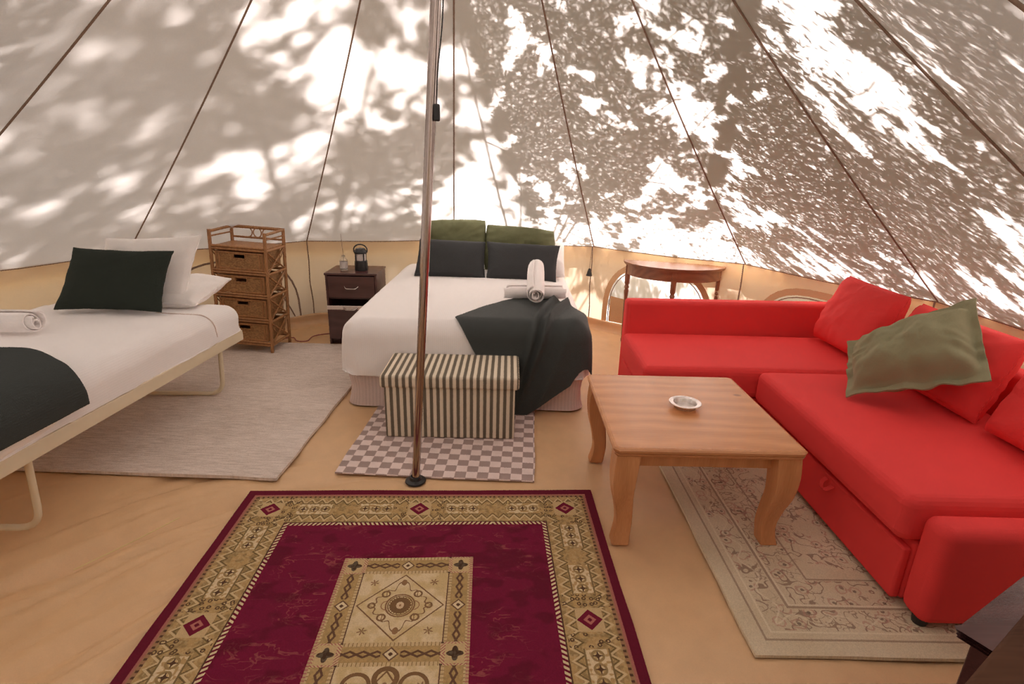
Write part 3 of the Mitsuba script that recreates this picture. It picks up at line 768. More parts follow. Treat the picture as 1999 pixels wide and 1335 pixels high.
# --- folding bed on the left
fb = say('folding_bed', 'single folding guest bed with cream metal frame and white sheet on the left', 'bed')
FBA = -1.8
FBM = place(-1.80, 3.36, 0, 0)
def fbp(x, y, z):
    """Local: x to the left from the right rail, y from the head end to the foot."""
    a = math.radians(2.4)
    return np.array([-1.785 - x * math.cos(a) - y * math.sin(a) , 3.37 + x * math.sin(a) * -1 - y * math.cos(a), z])
FW, FL = 1.14, 2.02
def fbar(x0, y0, x1, y1, z, w, h): return bar(fbp(x0, y0, z), fbp(x1, y1, z), w, h, 0.006)
add(fb + '__rail', bar(fbp(0, 0, 0.368), fbp(0, FL, 0.368), 0.030, 0.066, 0.006), 'cream_paint')
add(fb + '__rail', bar(fbp(FW, 0, 0.368), fbp(FW, FL, 0.368), 0.030, 0.066, 0.006), 'cream_paint')
for y in (0.02, FL / 2, FL - 0.02):
    add(fb + '__crossbar', bar(fbp(0.02, y, 0.365), fbp(FW - 0.02, y, 0.365), 0.025, 0.04, 0.005), 'cream_paint')
for y, zf in ((0.20, 0.032), (1.53, 0.0145)):
    y2 = y
    pts = round_path([fbp(0.03, y, 0.345), fbp(0.05, y2, zf), fbp(FW - 0.05, y2, zf), fbp(FW - 0.03, y, 0.345)], 0.09)
    add(fb + '__leg_frame', tube(pts, 0.0135, 10), 'cream_paint', 50)
for y in (0.10, 1.70):
    c = fbp(0.16, y, 0.055)
    w = lathe([(0.0, -0.013), (0.030, -0.013), (0.037, -0.009), (0.037, 0.009), (0.030, 0.013), (0.0, 0.013)], 20)
    mm = np.eye(4); mm[:3, :3] = np.array([[0, 0, 1.0], [1, 0, 0], [0, 1, 0]]); mm[:3, 3] = c + [0, 0, 0.25]
    add(fb + '__caster', cat(moved(w, mm), tube([c + [0, 0, 0.25], c + [0.0, 0, 0.30]], 0.010, 8)), 'black_plastic', 40, label='black caster wheel')
MZ0, MZ1 = 0.385, 0.575
mc = [fbp(0.01, 0.0, 0), fbp(FW, FL, 0)]
def fb_local(P):   # local (x left, y to foot, z) grid -> world
    a = math.radians(2.4)
    return np.stack([-1.785 - P[..., 0] * math.cos(a) - P[..., 1] * math.sin(a), 3.37 - P[..., 0] * math.sin(a) - P[..., 1] * math.cos(a), P[..., 2]], -1)
mm = np.eye(4); a = math.radians(180 + 2.4); 
mat_m = rz(math.radians(180 + 2.4) * 1.0); 
ctr = fb_local(np.array([[[FW / 2, FL / 2, 0.0]]]))[0, 0]
mat_m[:3, 3] = [ctr[0], ctr[1], MZ0 + 0.004]
add(fb + '__mattress', rbox(FW - 0.03, FL - 0.02, MZ1 - MZ0 - 0.012, 0.07), 'pillow_white', 40, m=mat_m)
gx = np.concatenate([np.linspace(-0.20, 0.2, 50)[:-1], np.linspace(0.2, FW - 0.2, 40)[:-1], np.linspace(FW - 0.2, FW + 0.20, 30)])
gy = np.concatenate([np.linspace(-0.19, 0.2, 46)[:-1], np.linspace(0.2, FL - 0.2, 80)[:-1], np.linspace(FL - 0.2, FL + 0.19, 40)])
G2 = np.stack(np.meshgrid(gx, gy, indexing='ij'), -1)
def fb_surface(p2, lift=0.0, flare=0.0): return drape(p2, -0.012 - lift, FW + 0.012 + lift, -0.03 - lift, FL + 0.03 + lift, MZ1 + lift, 0.085 + lift, flare, 0.012)
P = fb_surface(G2); N = normals_of(P)
if N[..., 2].mean() < 0: N = -N
hang = np.clip((MZ1 - 0.06 - P[..., 2]) / 0.1, 0, 1)
wr = 0.016 * (meshkit.fbm(np.stack([G2[..., 0] * 7, G2[..., 1] * 3.0 + G2[..., 0] * 2, G2[..., 0] * 0], -1), 4, 41) - 0.5)
tension = 0.016 * (meshkit.noise(np.stack([G2[..., 0] * 2, G2[..., 1] * 11 + G2[..., 0] * 6, G2[..., 0] * 0], -1), 43) - 0.5) * hang
P = P + N * (wr + tension)[..., None]
P[..., 2] = np.maximum(P[..., 2], MZ0 + 0.018)
cloth(fb + '__sheet', fb_local(P), 0.003, 'sheet_stripe', G2)
# sheet seam near the head end
sp = np.stack([np.linspace(-0.12, 0.32, 40), 0.28 + 0.02 * np.sin(np.linspace(0, 3, 40))], -1)[:, None, :]
q = fb_local(fb_surface(np.repeat(sp, 2, 1), 0.002))[:, 0]
add(fb + '__hem', tube(q, 0.003, 6), 'laminate_edge', True)
# waffle throw over its foot
tx = np.concatenate([np.linspace(-0.17, 0.2, 60)[:-1], np.linspace(0.2, FW + 0.05, 40)])
ty = np.linspace(1.12, 1.96, 76)
W2 = np.stack(np.meshgrid(tx, ty, indexing='ij'), -1)
W3 = W2.copy(); W3[..., 1] += (0.22 * smooth01(0.25 - W2[..., 0], -0.15, 0.35) - 0.04) * np.clip(1 - (W2[..., 1] - 1.12) / 0.8, 0, 1)
W3[..., 0] = W2[..., 0]
Pt = fb_surface(W3, 0.046); Pt[..., 2] = np.maximum(Pt[..., 2], MZ0 + 0.022) 
Pt[..., 2] += 0.004 * (meshkit.noise(np.stack([W2[..., 0] * 6, W2[..., 1] * 6, W2[..., 0] * 0], -1), 6))
cloth('waffle_throw', fb_local(Pt), 0.007, 'waffle', W2, label='dark green waffle blanket across the foot of the folding bed', cat='throw blanket')

pillow('white_pillow', (-2.58, 3.22, 0.60), (-2.02, 3.20, 0.595), (-1.975, 3.42, 1.005), (-2.60, 3.43, 0.965), 0.15, 'pillow_white', pinch=0.06, wr=0.012, seed=14, label='upright white pillow on the folding bed behind the dark green one', cat='pillow')
pillow('white_pillow', (-2.45, 3.14, 0.625), (-1.93, 3.16, 0.615), (-1.93, 3.62, 0.68), (-2.45, 3.62, 0.68), 0.15, 'pillow_white', pinch=0.05, wr=0.012, seed=15, label='white pillow lying flat on the folding bed next to the rattan drawers', cat='pillow')
pillow('dark_pillow', (-2.66, 3.00, 0.61), (-2.035, 3.00, 0.61), (-2.03, 3.20, 0.935), (-2.625, 3.20, 0.94), 0.13, 'green_dark', pinch=0.06, wr=0.008, seed=17, label='dark green pillow leaning against the white ones on the folding bed', cat='pillow')
towel_roll('rolled_towel', (-2.80, 2.58, 0.655), (-2.42, 2.60, 0.655), 0.06, seed=7, label='rolled white towel on the folding bed beside the waffle blanket', cat='towel')

# --- rattan drawers
rat = say('rattan_drawers', 'rattan tower of four drawers with looped top rail behind the folding bed', 'chest of drawers')
RM = place(-2.095, 4.17, 0.0, -3.0)
tilt = np.eye(4); ta = math.radians(2.6); tilt[0, 0], tilt[0, 2], tilt[2, 0], tilt[2, 2] = math.cos(ta), math.sin(ta), -math.sin(ta), math.cos(ta)
pre = np.eye(4); pre[0, 3] = -0.21; post = np.eye(4); post[0, 3] = 0.21
RM = RM @ post @ tilt @ pre
RW, RD, RH = 0.42, 0.30, 0.955
def rb(pts, r, n=8): return moved(tube(pts, r, n), RM)
def rpart(name, *ms, mat='rattan', **said): return add(rat + '__' + name, cat(*ms), mat, 45, **said)
hx, hy = RW / 2, RD / 2
for x in (-hx, hx):
    for y in (-hy, hy):
        rpart('post', rb([(x, y, 0.018 if y < 0 else 0.004), (x, y, RH * 0.5), (x, y, RH if y > 0 else RH - 0.005)], 0.013))
levels = [0.075, 0.262, 0.455, 0.635, 0.815]
for i, z in enumerate(levels):
    rpart('shelf_rail', rb([(-hx, -hy, z), (hx, -hy, z)], 0.011), rb([(-hx, hy, z), (hx, hy, z)], 0.011), rb([(-hx, -hy, z), (-hx, hy, z)], 0.011), rb([(hx, -hy, z), (hx, hy, z)], 0.011),
          rb([(-hx, -hy - 0.004, z + 0.019), (hx, -hy - 0.004, z + 0.019)], 0.009))
rpart('top_shelf', moved(rbox(RW - 0.01, RD - 0.01, 0.014, 0.004), RM @ place(0, 0, 0.818)))
for z in (RH - 0.01, 0.865):
    rpart('gallery_rail', rb([(-hx, hy, z), (hx, hy, z)], 0.012 if z > 0.9 else 0.008))
for x in (-hx, hx):
    rpart('gallery_rail', rb([(x, hy, RH - 0.01), (x, -hy, RH - 0.02)], 0.011), rb([(x, -hy, 0.90), (x, hy, 0.90)], 0.006))
for cx in (-0.042, 0.0, 0.042):
    th = np.linspace(0, 2 * math.pi, 25)
    c = np.stack([cx * 1.0 + 0.036 * np.cos(th) * 0.9, np.full(25, hy), 0.905 + 0.036 * np.sin(th)], 1)
    if cx == 0: rpart('gallery_ring', rb(c, 0.004, 6))
for sgn in (-1, 1):
    th = np.linspace(-math.pi / 2, math.pi / 2, 16)
    e = np.vstack([np.stack([sgn * (0.125 + 0 * th), np.full(16, hy), 0.905 + 0.036 * np.sin(th)], 1)[:1] + [sgn * 0.055, 0, 0],
                   np.stack([sgn * (0.078 - 0.036 * np.cos(th)), np.full(16, hy), 0.905 + 0.036 * np.sin(th)], 1), [[sgn * 0.18, hy, 0.941]]])
    rpart('gallery_ring', rb(e, 0.004, 6))
for i in range(4):
    z0, z1 = levels[i], levels[i + 1]
    for x in (-hx, hx):
        rpart('side_brace', rb([(x, -hy, z0), (x, hy, z1)], 0.007), rb([(x, hy, z0), (x, -hy, z1)], 0.007), rb(smooth_path([(x, -hy, z1 - 0.01), (x, 0, z0 + 0.06), (x, hy, z1 - 0.01)], 10), 0.004))
    d = rat + '__drawer'; d = num(d)
    dw, dh = RW - 0.05, z1 - z0 - 0.048
    zb = z0 + 0.028
    fy = -RD / 2 + 0.012
    hw, hz0, hz1 = 0.042, dh - 0.046, dh - 0.020          # the grip hole cut through the front
    def slab(x0, x1, y0, y1, z0_, z1_): return trimesh.creation.box(bounds=[(x0, y0, zb + z0_), (x1, y1, zb + z1_)])
    shellm = cat(slab(-dw / 2, -hw, fy - 0.004, fy + 0.006, 0, dh), slab(hw, dw / 2, fy - 0.004, fy + 0.006, 0, dh), slab(-hw, hw, fy - 0.004, fy + 0.006, 0, hz0), slab(-hw, hw, fy - 0.004, fy + 0.006, hz1, dh),
                 slab(-dw / 2, -dw / 2 + 0.01, fy, RD / 2 - 0.02, 0, dh), slab(dw / 2 - 0.01, dw / 2, fy, RD / 2 - 0.02, 0, dh), slab(-dw / 2, dw / 2, RD / 2 - 0.03, RD / 2 - 0.02, 0, dh), slab(-dw / 2, dw / 2, fy, RD / 2 - 0.02, 0, 0.008))
    vv = shellm.vertices[shellm.faces.reshape(-1)]
    wv = np.c_[vv, np.ones(len(vv))] @ RM.T
    scene[d] = mikit.ply(tm(wv[:, :3], np.arange(len(vv)).reshape(-1, 3)), 'mat_weave', False, np.stack([vv[:, 0] + vv[:, 1] * 0.98, vv[:, 2]], 1))
    fr = [moved(bar((-dw / 2, fy - 0.003, zb + t), (dw / 2, fy - 0.003, zb + t), 0.014, 0.014), RM) for t in (0.006, dh - 0.006)] + \
         [moved(bar((x, fy - 0.003, zb), (x, fy - 0.003, zb + dh), 0.012, 0.012), RM) for x in (-dw / 2 + 0.006, dw / 2 - 0.006, -dw / 2 + 0.03, dw / 2 - 0.03)]
    add(d + '__frame', cat(*fr), 'rattan', 45)
    gz = zb + dh - 0.033
    add(d + '__grip_rim', cat(*[moved(bar(p_, q_, 0.006, 0.007, 0.002), RM) for p_, q_ in (((-0.048, fy - 0.006, gz - 0.018), (0.048, fy - 0.006, gz - 0.018)), ((-0.048, fy - 0.006, gz + 0.018), (0.048, fy - 0.006, gz + 0.018)),
        ((-0.046, fy - 0.006, gz - 0.018), (-0.046, fy - 0.006, gz + 0.018)), ((0.046, fy - 0.006, gz - 0.018), (0.046, fy - 0.006, gz + 0.018)))]), 'rattan', 45)

# --- nightstand
nst = say('nightstand', 'dark mahogany two-drawer nightstand left of the double bed', 'nightstand')
NM = place(-1.325, 4.31, 0.0, 2.0)     # local origin: front centre bottom, y to the back
NW, ND, NH = 0.415, 0.36, 0.608
def npart(name, mesh, mat='mahogany', **said): return add(nst + '__' + name, moved(mesh, NM), mat, 35, **said)
npart('top', moved(rbox(NW + 0.012, ND + 0.012, 0.018, 0.004), place(0, ND / 2, NH - 0.018)), 'mahogany')
npart('body', cat(moved(rbox(0.016, ND, NH - 0.02, 0.002), place(-NW / 2 + 0.008, ND / 2, 0.002)), moved(rbox(0.016, ND, NH - 0.02, 0.002), place(NW / 2 - 0.008, ND / 2, 0.002)),
      moved(rbox(NW - 0.03, 0.01, NH - 0.03, 0.002), place(0, ND - 0.006, 0.004)), moved(rbox(NW - 0.03, ND - 0.02, 0.014, 0.002), place(0, ND / 2, 0.06)), moved(rbox(NW - 0.03, ND - 0.05, 0.012, 0.002), place(0, ND / 2 + 0.01, 0.385))))
def handle(y, z):
    pts = round_path([(-0.055, y, z + 0.016), (-0.040, y - 0.022, z), (0.040, y - 0.022, z), (0.055, y, z + 0.016)], 0.015)
    return tube(pts, 0.0065, 8)
d1 = npart('drawer', moved(rbox(NW - 0.036, 0.018, 0.178, 0.003), place(0, 0.004, 0.405)))
add(d1 + '__handle', moved(handle(-0.004, 0.483), NM), 'chrome', 50, label='chrome bow handle')
d2 = npart('drawer', cat(moved(rbox(NW - 0.036, 0.018, 0.25, 0.003), place(0, -0.050, 0.068)), moved(rbox(0.012, 0.28, 0.15, 0.002), place(-NW / 2 + 0.03, 0.09, 0.10)), moved(rbox(0.012, 0.28, 0.15, 0.002), place(NW / 2 - 0.03, 0.09, 0.10)),
      moved(rbox(NW - 0.07, 0.28, 0.008, 0.002), place(0, 0.09, 0.10))), label='lower drawer standing slightly open')
add(d2 + '__edge', moved(moved(rbox(NW - 0.030, 0.024, 0.030, 0.003), place(0, -0.050, 0.318)), NM), 'laminate_edge', label='pale front edge strip')
add(d2 + '__handle', moved(handle(-0.064, 0.322), NM), 'chrome', 50, label='chrome bow handle')
npart('plinth', moved(rbox(NW - 0.03, ND - 0.04, 0.055, 0.002), place(0, ND / 2 + 0.005, 0.004)))

# lantern and glass bottle on it
lan = say('lantern', 'small black camping lantern on the dark nightstand', 'lantern')
LM = place(-1.278, 4.47, NH)
def lpart(name, mesh, mat, **said): return add(lan + '__' + name, moved(mesh, LM), mat, 40, **said)
lpart('base', lathe([(0, 0), (0.052, 0), (0.054, 0.006), (0.052, 0.075), (0.046, 0.082), (0, 0.082)], 28), 'black_plastic')
lpart('globe', lathe([(0, 0.0825), (0.040, 0.0825), (0.042, 0.11), (0.040, 0.139), (0, 0.139)], 28), 'grey_plastic', label='pale translucent light globe')
for k in range(4):
    a = math.pi / 4 + k * math.pi / 2
    lpart('guard_bar', tube([(0.048 * math.cos(a), 0.048 * math.sin(a), 0.08), (0.048 * math.cos(a), 0.048 * math.sin(a), 0.145)], 0.005, 8), 'black_plastic')
lpart('cap', lathe([(0, 0.140), (0.052, 0.140), (0.054, 0.150), (0.050, 0.160), (0.036, 0.180), (0.0, 0.186)], 28), 'black_plastic')
lpart('handle', tube(smooth_path([(-0.054, 0, 0.15), (-0.052, 0, 0.185), (-0.03, 0, 0.206), (0.03, 0, 0.206), (0.052, 0, 0.185), (0.054, 0, 0.15)], 24), 0.005, 8), 'black_plastic')
bo = say('glass_bottle', 'small clear bottle with a thin reed stick beside the lantern', 'bottle')
BM = place(-1.415, 4.44, NH)
add(bo + '__body', moved(lathe([(0, 0), (0.030, 0), (0.032, 0.003), (0.032, 0.085), (0.022, 0.10), (0.015, 0.105), (0.015, 0.125), (0.011, 0.125), (0.011, 0.104), (0.018, 0.098), (0.0285, 0.083), (0.0285, 0.006), (0, 0.006)], 28), BM), 'glass', True)
add(bo + '__label_band', moved(lathe([(0.0326, 0.02), (0.0326, 0.075)], 28), BM), 'grey_plastic', True, label='white paper wrap')
add(bo + '__reed', moved(tube([(0.004, 0, 0.01), (0.0, 0.0, 0.16), (-0.008, 0, 0.30)], 0.0018, 6), BM), 'seam', label='thin brown reed stick')

# --- coffee table
ct = say('coffee_table', 'square pine coffee table with curved legs in front of the red sofa', 'coffee table')
TM_ = place(0.766, 2.200, 0, 0.6)
TW, TD, TH = 0.745, 0.780, 0.46
prof = [(0.0, 0.0), (0.006, 0.004), (0.010, 0.012), (0.004, 0.016), (0.012, 0.020), (0.014, 0.030), (0.008, 0.036), (0.0, 0.0385)]
def top_mesh(w, d, prof, z0, cut=0.02):
    base = Polygon([(-w / 2 + cut, -d / 2), (w / 2 - cut, -d / 2), (w / 2, -d / 2 + cut), (w / 2, d / 2 - cut), (w / 2 - cut, d / 2), (-w / 2 + cut, d / 2), (-w / 2, d / 2 - cut), (-w / 2, -d / 2 + cut)])
    rings = []
    for o, z in prof:
        r = np.array(base.buffer(o - 0.014, join_style='mitre').exterior.coords)[:-1]
        rings.append(np.column_stack([r, np.full(len(r), z0 + z)]))
    n = len(rings[0]); v = np.vstack(rings); f = grid_faces(len(rings), n, True)
    m = tm(v, f)
    v = np.vstack([v, [[0, 0, z0 + prof[0][1]], [0, 0, z0 + prof[-1][1]]]]); a, b = len(v) - 2, len(v) - 1; j = np.arange(n); L = (len(rings) - 1) * n
    f = np.vstack([f, np.stack([(j + 1) % n, j, j * 0 + a], 1), np.stack([L + j, L + (j + 1) % n, j * 0 + b], 1)])
    m = tm(v, f)
    if m.volume < 0: m.invert()
    return m
add(ct + '__top', moved(top_mesh(TW, TD, prof, TH - 0.0385), TM_), 'pine', 25)
add(ct + '__apron', moved(cat(*[bar(p_, q_, 0.02, 0.07, 0.002) for p_, q_ in (((-0.33, -0.315, 0.387), (0.33, -0.315, 0.387)), ((-0.33, 0.315, 0.387), (0.33, 0.315, 0.387)), ((-0.315, -0.33, 0.387), (-0.315, 0.33, 0.387)), ((0.315, -0.33, 0.387), (0.315, 0.33, 0.387)))]), TM_), 'pine_upright', 30)
def cabriole(sx, sy):
    zs = np.linspace(0.421, 0.0140 if sx > 0 else 0.002, 24); V = []
    for z in zs:
        t = 1 - z / 0.42
        half = 0.048 - 0.016 * smooth01(np.array(t), 0.1, 0.8) + 0.003 * smooth01(np.array(t), 0.85, 1.0)
        bow = 0.007 * math.sin(math.pi * min(t / 0.55, 1.0)) - 0.016 * float(smooth01(np.array(t), 0.40, 0.80)) + 0.012 * max(0, (t - 0.78) / 0.22) ** 1.5
        cx, cy = (TW / 2 - 0.062 + bow) * sx, (TD / 2 - 0.062 + bow) * sy
        r = 0.008; ring = []
        for k, (a, b) in enumerate(((1, 1), (-1, 1), (-1, -1), (1, -1))):
            for w in (0.0, 45.0, 90.0):
                an = math.radians(90 * k + w)
                ring.append((cx + a * (half - r) + r * math.cos(an), cy + b * (half - r) + r * math.sin(an), z))
        V.append(ring)
    V = np.array(V); n = V.shape[1]; v = V.reshape(-1, 3); f = grid_faces(24, n, True)
    v = np.vstack([v, V[0].mean(0)[None], V[-1].mean(0)[None]]); j = np.arange(n); L = 23 * n
    f = np.vstack([f, np.stack([(j + 1) % n, j, j * 0 + len(v) - 2], 1), np.stack([L + j, L + (j + 1) % n, j * 0 + len(v) - 1], 1)])
    m = tm(v, f)
    if m.volume < 0: m.invert()
    return m
for sx_, sy_ in ((-1, -1), (1, -1), (-1, 1), (1, 1)):
    add(ct + '__leg', moved(cabriole(sx_, sy_), TM_), 'pine_upright', 30)
add('ashtray', moved(lathe([(0, 0.003), (0.036, 0.003), (0.044, 0.005), (0.048, 0.021), (0.052, 0.024), (0.066, 0.0265), (0.070, 0.025), (0.070, 0.022), (0.055, 0.016), (0.046, 0.0), (0, 0.0)], 64), place(0.778, 2.20, TH + 0.001)), 'silver', 40,
    label='round silver ashtray on the coffee table', cat='ashtray')

# --- the red sofa
so = say('corner_sofa', 'red fabric corner sofa with a pull-out drawer front along the right wall', 'sofa')
SA = 0.8
def spart(name, x0, x1, y0, y1, z0, z1, r=0.03, mat='red', seg=4, puff=0.0, **said):
    m = rbox(x1 - x0, y1 - y0, z1 - z0, r, seg)
    m.apply_translation([(x0 + x1) / 2, (y0 + y1) / 2, z0])
    if puff:
        m = m.subdivide_to_size(0.06)
        v = m.vertices.copy()
        a = np.clip((v[:, 0] - x0) / (x1 - x0), 0, 1); b = np.clip((v[:, 1] - y0) / (y1 - y0), 0, 1)
        w = (a * (1 - a) * 4) ** 0.5 * (b * (1 - b) * 4) ** 0.5
        top = (v[:, 2] > (z0 + z1) / 2)
        v[:, 2] += top * (puff * w + 0.004 * (meshkit.fbm(v * [7, 7, 0], 3, 5) - 0.5) * w)
        m = tm(v, m.faces)
    return add(so + '__' + name, moved(m, SM), mat, 35, **said)
SM = np.eye(4)
spart('base', 1.40, 2.24, 1.55, 2.74, 0.030, 0.27, 0.015)
spart('drawer_front', 1.368, 1.40, 1.553, 2.715, 0.034, 0.245, 0.010, label='red pull-out drawer front')
strap = smooth_path([(1.362, 2.02, 0.232), (1.345, 2.02, 0.205), (1.340, 2.0, 0.19), (1.362, 1.97, 0.222)], 16)
P_ = np.stack([strap + [0, -0.012, 0], strap + [0, 0.012, 0]], 1)
add(so + '__drawer_front__strap', shell(P_, 0.003), 'red', 40, label='short red pull strap')
spart('seat', 1.335, 2.20, 1.545, 2.735, 0.272, 0.443, 0.035, puff=0.012)
spart('chaise_base', 0.735, 2.22, 2.76, 3.40, 0.030, 0.27, 0.015)
spart('chaise_seat', 0.725, 2.20, 2.745, 3.405, 0.272, 0.443, 0.035, puff=0.010)
SM = place(0.745, 3.405, 0, 1.6)
spart('backrest', 0.0, 1.46, 0.0, 0.115, 0.030, 0.655, 0.030)
SM = np.eye(4)
spart('backrest', 2.205, 2.31, 1.44, 3.40, 0.030, 0.66, 0.030)
spart('arm', 1.385, 2.30, 1.425, 1.545, 0.030, 0.405, 0.040)
for x, y in ((1.42, 1.47), (2.25, 1.47), (0.78, 2.80), (0.78, 3.46), (2.17, 3.42)):
    add(so + '__foot', moved(lathe([(0, 0), (0.022, 0), (0.026, 0.031), (0, 0.031)], 16), place(x, y, 0.0125 if (x, y) == (1.42, 1.47) else 0.0005)), 'black_plastic', 40)
def back_cushion(y0, y1, z1, seed, dx=0.0, **said):
    return pillow('red_cushion', (1.985 + dx, y1, 0.465), (1.985 + dx, y0, 0.465), (2.13 + dx, y0 + 0.01, z1), (2.13 + dx, y1 - 0.01, z1 + 0.01), 0.21, 'red', 40, 0.02, 0.016, seed, power=0.42,
                  cat='cushion', group='red back cushions of the sofa', **said)
back_cushion(2.80, 3.36, 0.855, 31, -0.02, label='red square cushion in the far corner of the sofa beside the low back')
back_cushion(2.10, 2.74, 0.83, 32, label='red cushion half hidden behind the green pillow on the sofa')
back_cushion(1.46, 2.04, 0.80, 33, label='red cushion at the right edge of the picture, nearest on the sofa')
pillow('green_pillow', (1.575, 2.345, 0.475), (1.90, 1.985, 0.70), (1.985, 2.27, 0.98), (1.70, 2.60, 0.655), 0.25, 'olive', 60, 0.02, 0.034, 36, flange=0.035, power=0.45,
       label='large olive green pillow with flat border lying tilted on the red sofa', cat='pillow')

# --- half-moon table behind the sofa
hm = say('console_table', 'half-moon wooden console table standing behind the sofa at the tent wall', 'table')
HM = place(1.345, 4.52, 0, -13.5)
HW, HD, HH = 0.83, 0.34, 0.730
def half_moon(w, d, n=40):
    th = np.linspace(math.pi, 2 * math.pi, n)
    return Polygon(np.stack([w / 2 * np.cos(th), d * np.sin(th)], 1))
hp = half_moon(HW, HD)
add(hm + '__top', moved(cat(moved(extrude(hp, 0.012), place(0, 0, HH - 0.012)), moved(extrude(hp.buffer(-0.006), 0.010), place(0, 0, HH - 0.022))), HM), 'hall_wood', 30)
add(hm + '__apron', moved(moved(extrude(half_moon(HW - 0.06, HD - 0.03).difference(half_moon(HW - 0.10, HD - 0.055)), 0.085), place(0, 0, HH - 0.107)), HM), 'hall_wood', 30)
add(hm + '__back_rail', moved(bar((-HW / 2 + 0.03, -0.012, HH - 0.065), (HW / 2 - 0.03, -0.012, HH - 0.065), 0.018, 0.085, 0.002), HM), 'hall_wood', 30)
leg_p = [(0.0, 0.006), (0.010, 0.006), (0.013, 0.03), (0.009, 0.05), (0.012, 0.20), (0.016, 0.42), (0.021, 0.47), (0.014, 0.485), (0.022, 0.50), (0.014, 0.52), (0.021, 0.535), (0.022, 0.62), (0, 0.62)]
for x, y in ((-HW / 2 + 0.045, -0.03), (HW / 2 - 0.045, -0.03), (0.0, -HD + 0.045), (0.02, -0.03)):
    if (x, y) == (0.02, -0.03): continue
    add(hm + '__leg', moved(cat(lathe(leg_p, 16), moved(rbox(0.040, 0.040, 0.10, 0.003), place(0, 0, 0.615))), HM @ place(x, y, 0)), 'hall_wood', 40)

# --- furniture in the near right corner
dr_ = say('dresser', 'dark mahogany cabinet corner with moulded top edge at the lower right', 'cabinet')
ang = math.degrees(math.atan2(0.16, 0.283)); DZ = 0.70
DM = place(0.808, 0.772, 0, ang)      # local x along the far edge, -y towards the camera
DL, DW = 1.00, 0.40
def dpart(name, mesh, mat='mahogany', **said): return add(dr_ + '__' + name, moved(mesh, DM), mat, 30, **said)
dprof = [(0.0, 0.0), (0.006, 0.004), (0.008, 0.010), (0.003, 0.014), (0.010, 0.018), (0.013, 0.024), (0.011, 0.030), (0.005, 0.032), (0.0, 0.033)]
dpart('top', moved(top_mesh(DL, DW, dprof, DZ - 0.033, 0.006), place(DL / 2, -DW / 2, 0)), 'mahogany')
dpart('body', moved(rbox(DL - 0.05, DW - 0.05, DZ - 0.034, 0.004), place(DL / 2, -DW / 2, 0.001)))
dpart('panel', moved(rbox(0.004, DW - 0.12, DZ - 0.16, 0.001), place(0.024, -DW / 2, 0.06)))
st = say('high_stool', 'brown wooden high stool seat cutting the lower right corner of the picture', 'stool')
STM = place(0.425, 0.392, 0, 33.0)      # local x along its far edge
add(st + '__seat', moved(rbox(0.35, 0.30, 0.035, 0.006), STM @ place(0.175, -0.15, 0.925)), 'brown_wood', 30)
for x, y in ((0.04, -0.05), (0.31, -0.05), (0.04, -0.25), (0.31, -0.25)):
    add(st + '__leg', moved(bar((x, y, 0.0145 if (x, y) == (0.04, -0.05) else 0.002), (x, y, 0.927), 0.034, 0.034), STM), 'brown_wood', 30)
for y in (-0.05, -0.25):
    add(st + '__stretcher', moved(bar((0.04, y, 0.28), (0.31, y, 0.28), 0.022, 0.030), STM), 'brown_wood', 30)

# --- the tent pole
tp = say('tent_pole', 'shiny metal tent pole standing on a black foot in the middle', 'pole')
pb, pt = np.array([-0.449, 2.266, 0.0]), np.array([-0.236, 2.27, 3.21]); pd = (pt - pb) / np.linalg.norm(pt - pb)
add(tp + '__pole', tube([pb + pd * 0.006, pb + pd * 1.02, pb + pd * 1.03], 0.0185, 24), 'chrome', 50)
add(tp + '__pole', tube([pb + pd * 1.03, pb + pd * 2.0, pt], 0.0205, 24), 'chrome', 50)
add(tp + '__foot', moved(lathe([(0, 0), (0.046, 0), (0.050, 0.004), (0.048, 0.010), (0.030, 0.016), (0.025, 0.030), (0.0198, 0.031), (0.0198, 0.02), (0, 0.02)], 32), place(pb[0], pb[1], 0.0)), 'black_plastic', 40, label='black rubber foot')
sw = say('light_switch', 'small black cord switch hanging beside the tent pole', 'switch')
add(sw + '__body', moved(rbox(0.024, 0.020, 0.062, 0.006), place(-0.314, 2.25, 1.622)), 'black_plastic')
add(sw + '__cord', tube(smooth_path([(-0.314, 2.25, 1.684), (-0.308, 2.25, 1.80), (-0.289, 2.25, 1.95), (-0.283, 2.255, 2.1), (-0.262, 2.26, 2.6), (-0.225, 2.27, 3.12)], 40), 0.0026, 6), 'black_plastic', 50)

# --- small things
add('power_cable', tube(smooth_path([(-1.95, 4.36, 0.02), (-1.89, 4.42, 0.012), (-1.82, 4.33, 0.012), (-1.75, 4.33, 0.012), (-1.74, 4.46, 0.012), (-1.70, 4.52, 0.012), (-1.63, 4.56, 0.012), (-1.57, 4.60, 0.012)], 60), 0.005, 8), 'cable_red', 50,
    label='reddish power cable on the floor between the rattan drawers and the nightstand', cat='cable')
tg = say('guy_toggle', 'black toggle hanging on the wall cord between the double bed and the console table', 'toggle')
wp = rim(A0 + DA, RT - 0.03, 0.53)
add(tg + '__body', moved(cat(lathe([(0, 0), (0.030, 0.004), (0.010, 0.07), (0, 0.075)], 12)), place(wp[0] - 0.02, wp[1] - 0.02, 0.50)), 'black_plastic', 40)
add(tg + '__cord', tube([(wp[0] - 0.02, wp[1] - 0.02, 0.573), (wp[0] - 0.008, wp[1] - 0.01, 0.77)], 0.0025, 6), 'seam', 50)
